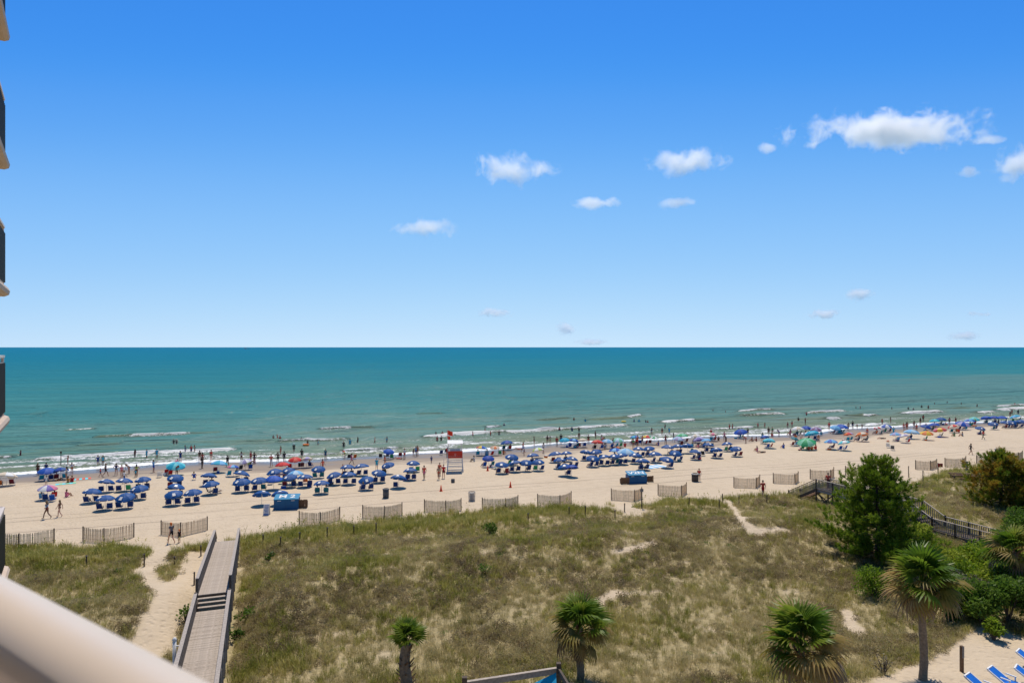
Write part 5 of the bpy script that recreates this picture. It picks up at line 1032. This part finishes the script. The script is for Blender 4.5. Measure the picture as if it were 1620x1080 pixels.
for i, (px, py, cols, R_, nm) in enumerate(OTHER):
    zn = zone(px); u = umbrella(px, py, tuple(cols), '%s beach umbrella %s' % (nm, zn), R_ * .98, group='coloured umbrellas', zc=1.38); rr = random.Random(i * 17 + 3); p0 = Vector(u.location); un = '%s umbrella %s' % (nm, zn.replace(' the ', ' '))
    if px in (433, 467.5, 904, 990): continue
    for k in range(2):
        if rr.random() < .15: continue
        pos = onground(p0, (k - .5) * rr.uniform(.9, 1.5), rr.uniform(-.6, .3)); rz = SA + R(rr.uniform(-30, 30)); col = rr.choice(['navy', 'blue', 'teal', 'red', 'turq', 'charcoal', 'green', 'sky', 'maroon', 'orange'])
        side = ('left', 'right')[k]; chair(pos, rz, col, '%s %s chair by %s' % (side, NAME[col], un), px=px)
        if rr.random() < .45:
            bt = rr.choice(['black', 'navy', 'red', 'turq', 'pink', 'orange', 'white']); person(pos, 'chairsit', rz, rr.choice([bt, bt, 'white', 'grey', 'red']), bt, 'person in %s on %s chair by %s' % (NAME[bt], side, un), px=px)
    if rr.random() < .45:
        pos = onground(p0, rr.uniform(-1.4, 1.4), rr.uniform(-.9, .6)); cc = rr.choice(['blue', 'red', 'white', 'turq', 'pink', 'orange']); o = thing('cooler', pos, '%s cooler by %s' % (NAME[cc], un), 'cooler', 'coolers', rr.uniform(0, 3)); MB().box((0, 0, .15), (.5, .3, .3), None, 0, 1.06).obj('body', cm(cc), o); MB().box((0, 0, .33), (.54, .34, .06)).obj('lid', white, o)
    if rr.random() < .35:
        pos = onground(p0, rr.choice([-1, 1]) * rr.uniform(1.2, 2.0), rr.uniform(-.8, .8)); bt = rr.choice(['black', 'red', 'pink', 'turq', 'orange']); ps_ = rr.choice(['groundsit', 'lie', 'groundsit'])
        person(pos, ps_, rr.uniform(-1, 1) + SA, bt, bt, 'person in %s %s by %s' % (NAME[bt], 'lying' if ps_ == 'lie' else 'seated on sand', un), px=px)
# loose chairs and towels away from umbrellas
for (px, py, col, lb, a) in [(561, 726, 'orange', 'orange beach chair alone by the water left of the lifeguard stand', 20), (552, 726, 'charcoal', 'dark chair beside the orange one by the water', 10), (602, 725, 'charcoal', 'dark low chair by the water, first of the pair right of the orange one', -10), (613, 724, 'grey', 'grey low chair by the water, second of the pair right of the orange one', 0), (633, 723, 'maroon', 'maroon chair by the water below the plain blue umbrella', 0),
                             (698, 719, 'navy', 'navy chair by the water just left of the lifeguard stand', 0), (705.5, 717, 'charcoal', 'dark chair with a bag, touching the lifeguard stand on the left', 5), (252.5, 755, 'white', 'white folding chair left of the wide aqua umbrella', 0), (263.5, 751, 'red', 'red chair under the wide aqua umbrella', 10), (1405, 708, 'white', 'white folding chair alone on the sand beyond the big pine', -60),
                             (1412, 712, 'grey', 'grey folding chair in front beyond the big pine', -50), (483, 764.5, 'orange', 'orange chair at the right end of the row behind the box marked 2', 0), (445, 765, 'green', 'green striped chair in the row behind the box marked 2', 0), (428, 766, 'royal', 'royal blue cooler chair left in the row behind the box marked 2', 0), (782, 741, 'navy', 'pale framed lounge chair at the left end right of lifeguard stand', 60),
                             (786, 742, 'teal', 'teal lounge chair beside the pale framed one right of lifeguard stand', 60), (1106, 722, 'charcoal', 'dark chair seen from the side, left of pair, beyond the barrel', -50), (1112, 721, 'charcoal', 'dark chair seen from the side, right of pair, beyond the barrel', -50), (330, 781, 'charcoal', 'dark loungers corner piece on the sand beyond the boardwalk, left', -70), (345, 780, 'brown', 'brown low lounge chair on the sand beyond the boardwalk, right', -70),
                             (72, 792, 'navy', 'navy chair left under the pink tie-dye umbrella', 0), (83, 793, 'blue', 'blue chair right under the pink tie-dye umbrella', 0)]:
    q = hit(px, py); chair(q, SA + R(a), col, lb, px=px)
for (px, py, w_, d_, cols, lb) in [(1036, 738, 3.4, 2.2, ('sky', 'white'), 'blue and white striped beach sheet in front of the farther umbrellas'), (130, 757.5, 2.0, 1.2, ('aqua', 'coral'), 'aqua and coral beach towel near the water at left'), (104, 765, 2.2, 1.0, ('aqua', 'mint'), 'pale aqua beach towel at far left'), (1223, 787, .7, .4, ('orange', 'coral'), 'orange beach towel dropped in the dune grass')]:
    q = hit(px, py); o = thing('beach_towel', q + Vector((0, 0, .03)), lb, 'towel', rz=SA + .2); n_ = 6
    for j in range(n_): MB().box((-w_ / 2 + (j + .5) * w_ / n_, 0, .012 * (j % 2)), (w_ / n_ - .004, d_, .02)).obj('stripe', cm(cols[j % 2]), o)
red_t = hit(1106, 761); person(red_t, 'stand', R(160), 'red', 'white', 'person in red top leaning beside the dark brown barrel', True, 1, px=1106, scale=.95)
# standing and walking people: x, y of the feet, pose, heading (0 = to sea), top, bottom, words
PPL = [(74.4, 820, 'walk', 95, 'sky', 'maroon', 'walking on the sand, left of the walking couple'), (94.3, 817, 'stride', 95, 'brown', 'brown', 'walking on the sand, right of the walking couple'), (271, 859, 'walk', 60, 'grey', 'black', 'in orange cap walking past the third fence'), (283.5, 858, 'stand', 60, 'black', 'black', 'small child beside the man in the orange cap'),
       (60, 752, 'stand', 0, 'brown', 'maroon', 'standing behind the plain blue umbrella'), (73, 751, 'stand', 180, 'navy', 'black', 'standing at the blue umbrella far left'), (159, 754, 'stride', -70, 'red', 'navy', 'child walking at the water edge left of the boardwalk'), (167, 753.5, 'walk', -70, 'grey', 'black', 'walking at the water edge left of the boardwalk'), (184, 752, 'stance', 20, 'navy', 'teal', 'standing by the water left of the boardwalk'),
       (192.5, 755, 'stand', 180, 'pink', 'red', 'standing by the water left of the boardwalk'), (216, 754, 'stance', 40, 'lime', 'black', 'standing by the water left of the boardwalk'), (243, 747, 'reach', -30, 'sky', 'blue', 'holding a blue towel at the water edge'), (285.5, 731, 'stand', 0, 'skin', 'navy', 'standing on wet sand behind the wide aqua umbrella'), (316, 730, 'stand', 30, 'black', 'black', 'at the water edge beyond the boardwalk'),
       (320.5, 733, 'stance', 0, 'skin', 'coral', 'at the water edge beyond the boardwalk'), (334, 729, 'stand', 180, 'red', 'brown', 'at the water edge left of the blue striped umbrella'), (360, 738, 'stride', 180, 'black', 'grey', 'walking right of the blue striped umbrella'), (382, 731, 'reach', 0, 'white', 'black', 'standing behind the white and lavender umbrella'), (396.7, 731, 'stand', 150, 'skin', 'red', 'standing behind the white and lavender umbrella'),
       (402.5, 733.5, 'stance', 0, 'black', 'navy', 'standing right of the white and lavender umbrella'), (439.7, 733, 'stance', 0, 'brown', 'charcoal', 'standing behind the bright red umbrella'), (444, 722, 'stand', 90, 'red', 'red', 'standing in the shallows behind the bright red umbrella'), (449.7, 732, 'stand', 20, 'charcoal', 'grey', 'standing behind the bright red umbrella'), (465, 717.5, 'stand', 0, 'skin', 'black', 'with white hat wading behind the coral umbrella'),
       (429, 738, 'stance', 180, 'coral', 'white', 'left of the bright red umbrella'), (477.5, 727, 'stand', 0, 'black', 'black', 'between the coral and lavender umbrellas'), (515, 727, 'stand', 0, 'teal', 'navy', 'standing alone at the water edge left of lifeguard stand'), (658, 722, 'stance', 0, 'sky', 'blue', 'wrapped in a blue towel at the water edge'), (654, 721, 'stand', 30, 'black', 'navy', 'child beside the blue towel at the water edge'),
       (671, 758, 'walk', 180, 'coral', 'pink', 'walking towards the dunes left of the lifeguard stand'), (694, 758.5, 'walk', 180, 'tan', 'coral', 'in front of the couple left of the lifeguard stand'), (695.5, 752, 'stand', 180, 'coral', 'brown', 'behind the couple left of the lifeguard stand'), (701.7, 756.5, 'stride', 180, 'red', 'maroon', 'with the couple left of the lifeguard stand'), (866, 703, 'stand', 0, 'black', 'black', 'at the water edge left of the turquoise umbrella'),
       (870.5, 702.5, 'bend', 0, 'charcoal', 'green', 'bending at the water edge left of the turquoise umbrella'), (881, 706, 'stand', 0, 'red', 'maroon', 'left of the turquoise umbrella'), (887.5, 701, 'stand', 0, 'black', 'navy', 'behind the turquoise umbrella'), (916, 697, 'stand', 0, 'black', 'brown', 'behind the cream umbrella'), (931, 702.5, 'stand', 180, 'brown', 'coral', 'right of the cream umbrella'),
       (957.5, 708.5, 'stand', 0, 'charcoal', 'black', 'standing right of the red umbrella'), (970, 707.5, 'stand', 0, 'charcoal', 'green', 'standing below the pale mint umbrella'), (1002, 709.5, 'stand', 180, 'green', 'brown', 'standing below the bright blue umbrella'), (1007.5, 708, 'stand', 0, 'red', 'black', 'standing below the bright blue umbrella'), (1016, 704, 'stance', 180, 'coral', 'black', 'standing left of the rainbow umbrella'),
       (1053, 703, 'stance', 180, 'skin', 'maroon', 'man with hands on hips behind the farther box'), (1183, 690, 'stand', 0, 'black', 'brown', 'right of the wide blue umbrella'), (1169, 690, 'stand', 0, 'navy', 'black', 'under the wide blue umbrella'), (1180, 701, 'bend', 90, 'coral', 'coral', 'bending on the sand beyond the tenth fence'), (1146, 697.5, 'stance', 180, 'pink', 'mauve', 'right of the pale pink umbrella'),
       (1125, 692, 'stand', 180, 'red', 'yellow', 'below the pale pink umbrella'), (1216, 689, 'stand', 0, 'black', 'black', 'at the water edge above the turquoise umbrella'), (1222, 688, 'stand', 180, 'green', 'black', 'at the water edge above the turquoise umbrella'), (1207, 785.5, 'stride', 180, 'coral', 'red', 'in swimwear walking up the sand path by the dune stairs'), (1311.7, 680, 'stand', 0, 'red', 'maroon', 'left of the wide blue umbrella beyond the landing'),
       (1342, 681, 'stance', 0, 'brown', 'black', 'right of the wide blue umbrella beyond the pine'), (1349, 678.5, 'stand', 0, 'black', 'navy', 'right of the wide blue umbrella beyond the pine'), (1356, 678.5, 'stand', 180, 'coral', 'lime', 'child at the water edge beyond the pine'), (1363.7, 678.5, 'stand', 180, 'tan', 'red', 'child at the water edge beyond the pine'), (1434, 681, 'stand', 0, 'coral', 'red', 'left of the light blue umbrella beyond the pine'),
       (1430, 682, 'stance', 180, 'red', 'pink', 'left of the light blue umbrella beyond the pine'), (1446, 678, 'stand', 0, 'maroon', 'teal', 'behind the light blue umbrella beyond the red sign'), (1456, 672.5, 'stand', 0, 'black', 'brown', 'at the water edge beyond the red sign'), (1460.5, 667.5, 'stand', 0, 'red', 'black', 'in the shallows beyond the red sign'), (1555.6, 695, 'walk', 90, 'red', 'charcoal', 'walking on open sand at far right'),
       (1535.7, 719, 'walk', -95, 'charcoal', 'black', 'walking behind the far fences beyond the red sign'), (1450, 684, 'stand', 180, 'coral', 'navy', 'right of the light blue umbrella beyond the red sign'), (1502, 672, 'stand', 0, 'pink', 'black', 'among umbrellas beyond the red sign'), (1512, 671, 'stand', 180, 'brown', 'red', 'among umbrellas beyond the red sign'), (1372, 690, 'stand', 180, 'coral', 'blue', 'right of the pale orange umbrella'), (1598, 661, 'stand', 0, 'black', 'navy', 'at the far right edge by the water')]
for (px, py, ps_, hd_, tp, bt, words) in PPL:
    q = hit(px, py, water=False); q.z = max(q.z, WZ - .35); kid = 'child' in words
    lb = 'person in %s %s' % (NAME[tp] + ' and ' + NAME[bt] if tp not in ('skin', bt) else NAME[bt], words) if not kid else 'child in %s %s' % (NAME[bt], words.replace('small child ', '').replace('child ', ''))
    person(q, ps_, R(hd_), bt if tp == 'skin' else tp, bt, lb, fem=(tp == 'skin') and False or (int(px) % 2 == 0), skin=None, scale=.68 if kid else random.uniform(.97, 1.06), px=px, cap='orange' if 'orange cap' in words else ('white' if 'white hat' in words else None))
for (px, py, ps_, hd_, bt, words) in [(107.5, 764, 'groundsit', 0, 'orange', 'sitting on the sand right of the plain blue umbrella'), (114, 763, 'groundsit', 10, 'red', 'sitting on the sand, right of the one in orange'), (307, 759, 'chairsit', 0, 'blue', 'sitting low on the sand beyond the boardwalk'), (1190, 698, 'groundsit', 90, 'black', 'sitting on the sand beyond the tenth fence'), (1197, 698, 'groundsit', 60, 'maroon', 'sitting on the sand beyond the tenth fence'),
                                     (820, 711, 'lie', 60, 'coral', 'lying on the wet sand right of lifeguard stand'), (440, 803, 'groundsit', 150, 'black', 'attendant sitting at the left end of the box marked 2'), (1285, 712, 'groundsit', 20, 'orange', 'sitting under the green striped umbrella, first'), (1280, 712, 'groundsit', 0, 'coral', 'sitting under the green striped umbrella, second'), (1291, 711, 'groundsit', 0, 'red', 'sitting under the green striped umbrella, third'),
                                     (1240, 709, 'groundsit', 0, 'blue', 'sitting left of the green striped umbrella'), (1198, 714, 'groundsit', 0, 'pink', 'sitting on the sand behind the tenth fence'), (1205, 716, 'lie', 90, 'black', 'lying on the sand behind the tenth fence'), (1510, 690, 'groundsit', 90, 'green', 'sitting on open sand beyond the red sign'), (1523, 690, 'groundsit', 60, 'turq', 'sitting on open sand beyond the red sign'), (1395, 694, 'lie', 70, 'black', 'lying on the sand beyond the big pine')]:
    q = hit(px, py); q.z = max(q.z, WZ); person(q, ps_, R(hd_) + SA, bt, bt, 'person in %s %s' % (NAME[bt], words), px=px)
rr = random.Random(77)
for k in range(46):
    px = rr.uniform(60, 1560); s0, t0 = 0, rr.choice([rr.uniform(96, 104), rr.uniform(100, 111), rr.uniform(106, 113)]); a_ = (px - CX) / FPX
    Y = t0 / (CS - a_ * SN); x = a_ * Y; bt = rr.choice(['coral', 'red', 'turq', 'pink', 'orange', 'blue', 'white', 'lime', 'black', 'navy']); ps_ = rr.choice(['stand', 'stance', 'walk', 'stride', 'reach', 'bend', 'groundsit']); kid = rr.random() < .25
    person((x, Y, max(gz(x, Y), WZ - .3)), ps_, rr.uniform(-3, 3), rr.choice([bt, bt, 'white', 'coral']), bt, '%s in %s %s near the water %s' % ('child' if kid else 'person', NAME[bt], {'walk': 'walking', 'stride': 'walking', 'bend': 'bending', 'groundsit': 'sitting'}.get(ps_, 'standing'), zone(px)), px=px, scale=.66 if kid else rr.uniform(.95, 1.05))
q = Vector(P3(RS, 55.6, ZA + .04)); person(q, 'stand', R(150), 'coral', 'black', 'person on the landing of the raised walkway stairs', False, 1, px=1300)
# bathers: x, y of the water line, how much of the body stands out of the water
SWIM = [(32.6, 719.4, .5), (107.4, 735.5, .9), (155, 735.5, .85), (163, 735.5, .9), (213.5, 723, .8), (232, 724, .85), (248, 724, .9), (275, 701, .5), (279.5, 701.5, .5), (293, 714.5, .6), (302.5, 714.5, .25), (308, 714.5, .25), (432.5, 692.5, .3), (438.7, 692.5, .45), (443, 693.5, .35), (477, 696.5, .35), (486.5, 703.5, .5), (503, 702.5, .5),
        (543.7, 707.8, .6), (553.7, 702, .5), (566, 698.5, .35), (593, 699.5, .4), (612, 698.5, .45), (689.6, 687.5, .4), (691.7, 698, .3), (698, 697.5, .3), (748, 688.5, .4), (767.5, 682, .45), (776, 688, .35), (789.5, 687, .4), (797.5, 674, .45), (845, 704, .5), (908, 664, .4), (926, 666, .4), (942, 693, .5), (1003, 667, .4), (1011, 667, .4), (1021.7, 668, .35), (1024.5, 668, .3),
        (1031, 686.5, .6), (1047.5, 686.5, .4), (1052, 678, .5), (1058.7, 686, .7), (1154, 678.5, .6), (1159, 678.5, .55), (1199, 676.5, .7), (1210, 677, .75), (1246, 676.5, .8), (1253, 675.5, .85), (1274, 671, .9), (1263, 665.5, .25), (1128, 649, .2), (1148, 651.5, .2), (1361, 646, .4), (1354, 645.5, .3), (1395.6, 672, .9), (1409, 668.5, .5), (1411, 646.5, .3), (1437, 647, .4), (1445, 648, .35),
        (1458, 644, .4), (1468.6, 646, .6), (1478.5, 639.5, .35), (1498.6, 638, .4), (1520.7, 639.5, .4), (1545.7, 642.3, .4), (1601, 654, .6), (1605.5, 641, .5), (1610.7, 654.5, .6), (700, 687, .3), (885, 681, .35), (905, 682, .4), (916, 682, .4), (1276, 656, .5)]
rr = random.Random(5)
for (px, py, f) in SWIM:
    x, y = wat(px, py); bt = rr.choice(['black', 'navy', 'red', 'turq', 'maroon', 'charcoal']); tp = rr.choice(['skin', 'skin', bt, 'black', 'red']); g = gz(x, y); z = WZ - 1.68 * (1 - f)
    if g > z: z = g - .02
    person((x, y, z), rr.choice(['stand', 'stance', 'reach', 'stand']), rr.uniform(-3.1, 3.1), bt if tp == 'skin' else tp, bt, 'bather in %s %s in the sea %s' % (NAME[bt], 'up to the neck' if f < .32 else 'waist deep' if f < .62 else 'wading', zone(px)), px=px, group='bathers in the sea', scale=.97)
for (px, py, c, lb) in [(986.7, 667.5, 'yellow', 'yellow swim ring floating in the sea behind the farther box'), (484, 704.5, 'orange', 'orange swim ring on the sea left of the lifeguard stand')]:
    x, y = wat(px, py); o = thing('swim_ring', (x, y, WZ + .15), lb, 'swim ring'); b = MB(); n1, n2 = 16, 8; v = []
    for i in range(n1):
        for j in range(n2): a, t = 6.283 * i / n1, 6.283 * j / n2; v.append(((.42 + .16 * math.cos(t)) * math.cos(a), (.42 + .16 * math.cos(t)) * math.sin(a), .16 * math.sin(t)))
    b.add(v, [(i * n2 + j, ((i + 1) % n1) * n2 + j, ((i + 1) % n1) * n2 + (j + 1) % n2, i * n2 + (j + 1) % n2) for i in range(n1) for j in range(n2)]).obj('ring', cm(c), o, True)
x, y = wat(96.4, 736); o = thing('marker_pole', (x, y, WZ - .6), 'tall thin dark pole standing in the shallows at left', 'pole'); MB().tube((0, 0, 0), (0, 0, 2.7), .06, .05, 8).obj('shaft', wood_dark, o); MB().box((0, 0, 2.6), (.25, .1, .3)).obj('marker', wood_dark, o)
# ================================================================== CLOUDS
m = bpy.data.materials.new('cloud_vapour'); m.use_nodes = True; n, l = m.node_tree.nodes, m.node_tree.links; n.remove(n['Principled BSDF'])
pv = n.new('ShaderNodeVolumePrincipled'); pv.inputs['Color'].default_value = (.99, .99, .99, 1); pv.inputs['Anisotropy'].default_value = .45; l.new(pv.outputs[0], n['Material Output'].inputs['Volume'])
tc = n.new('ShaderNodeTexCoord'); ge = n.new('ShaderNodeNewGeometry'); oi = n.new('ShaderNodeObjectInfo')
ln = n.new('ShaderNodeVectorMath'); ln.operation = 'LENGTH'; l.new(tc.outputs['Object'], ln.inputs[0])
ps_ = n.new('ShaderNodeVectorMath'); ps_.operation = 'SCALE'; ps_.inputs['Scale'].default_value = 1 / 110.; l.new(ge.outputs['Position'], ps_.inputs[0])
nz = noise(n, l, ps_.outputs[0], 1.0, 8, .66, .4); nz2 = noise(n, l, ps_.outputs[0], .4, 2, .5)
sh = math_(n, l, 'ADD', math_(n, l, 'SUBTRACT', 1.0, ln.outputs['Value']), mapr(n, l, nz, .25, .75, -.7, .7)); sh = math_(n, l, 'ADD', sh, mapr(n, l, nz2, .3, .7, -.25, .25))
den = math_(n, l, 'MULTIPLY', mapr(n, l, sh, .26, .80, 0, 1), .019)
l.new(den, pv.inputs['Density'])
CL = [(1412, 206, 152, 28, 'long bright cloud bank at upper right, the largest'), (1287, 230, 18, 9, 'small puff below the left end of the cloud bank'), (1567, 221, 28, 9, 'thin wisp right of the cloud bank'), (1610, 262, 48, 30, 'cloud cut by the right edge'), (1534, 272, 22, 11, 'small puff left of the cloud at the right edge'),
      (1213, 235, 19, 9, 'tiny faint puff between the two upper clouds'), (1085, 256, 74, 25, 'bright cloud in the upper middle right'), (818, 267, 74, 28, 'bright cloud in the upper centre'), (675, 361, 56, 16, 'flat cloud left of centre'), (945, 321, 48, 9, 'thin flat cloud in the centre'), (1075, 320, 38, 12, 'small cloud with a tail, right of centre'),
      (893, 519, 20, 12, 'small bright cloud low over the horizon'), (1356, 466, 26, 11, 'small bright cloud over the horizon at right'), (788, 495, 32, 9, 'faint flat cloud low at centre'), (1300, 497, 26, 8, 'faint flat cloud low at right'), (938, 541, 30, 6, 'thin cloud touching the horizon'), (1528, 531, 34, 8, 'thin flat cloud near the horizon at far right'), (1552, 497, 26, 5, 'faint wisp near the right edge')]
ico = bmesh.new(); bmesh.ops.create_icosphere(ico, subdivisions=3, radius=1.35); me = bpy.data.meshes.new('cloud'); ico.to_mesh(me); ico.free(); me.materials.append(m)
for (px, py, rx, rz, lb) in CL:
    Y = 4200 if py < 400 else 7500; c = at(px, py, Y); o = link('cloud', me, None, c); k = Y / FPX
    o.scale = (rx * k, max(rx * .45, rz) * k, rz * k * 1.05); tag(o, lb, 'cloud', 'clouds'); kind(o, 'thing')
# ------------------------------------------------------------------ labels: number what would otherwise read alike
from collections import defaultdict
grp = defaultdict(list)
for o, px in THINGS: grp[o['label']].append((px if px is not None else pxx(o.location), o))
for lb, lst in grp.items():
    if len(lst) > 1:
        for i, (_, o) in enumerate(sorted(lst, key=lambda q: q[0])): o['label'] = '%s, %s from left' % (lb, ORD[i])
for o, px in THINGS:
    if len(o['label'].split()) > 16: print('LONG', o['label'])
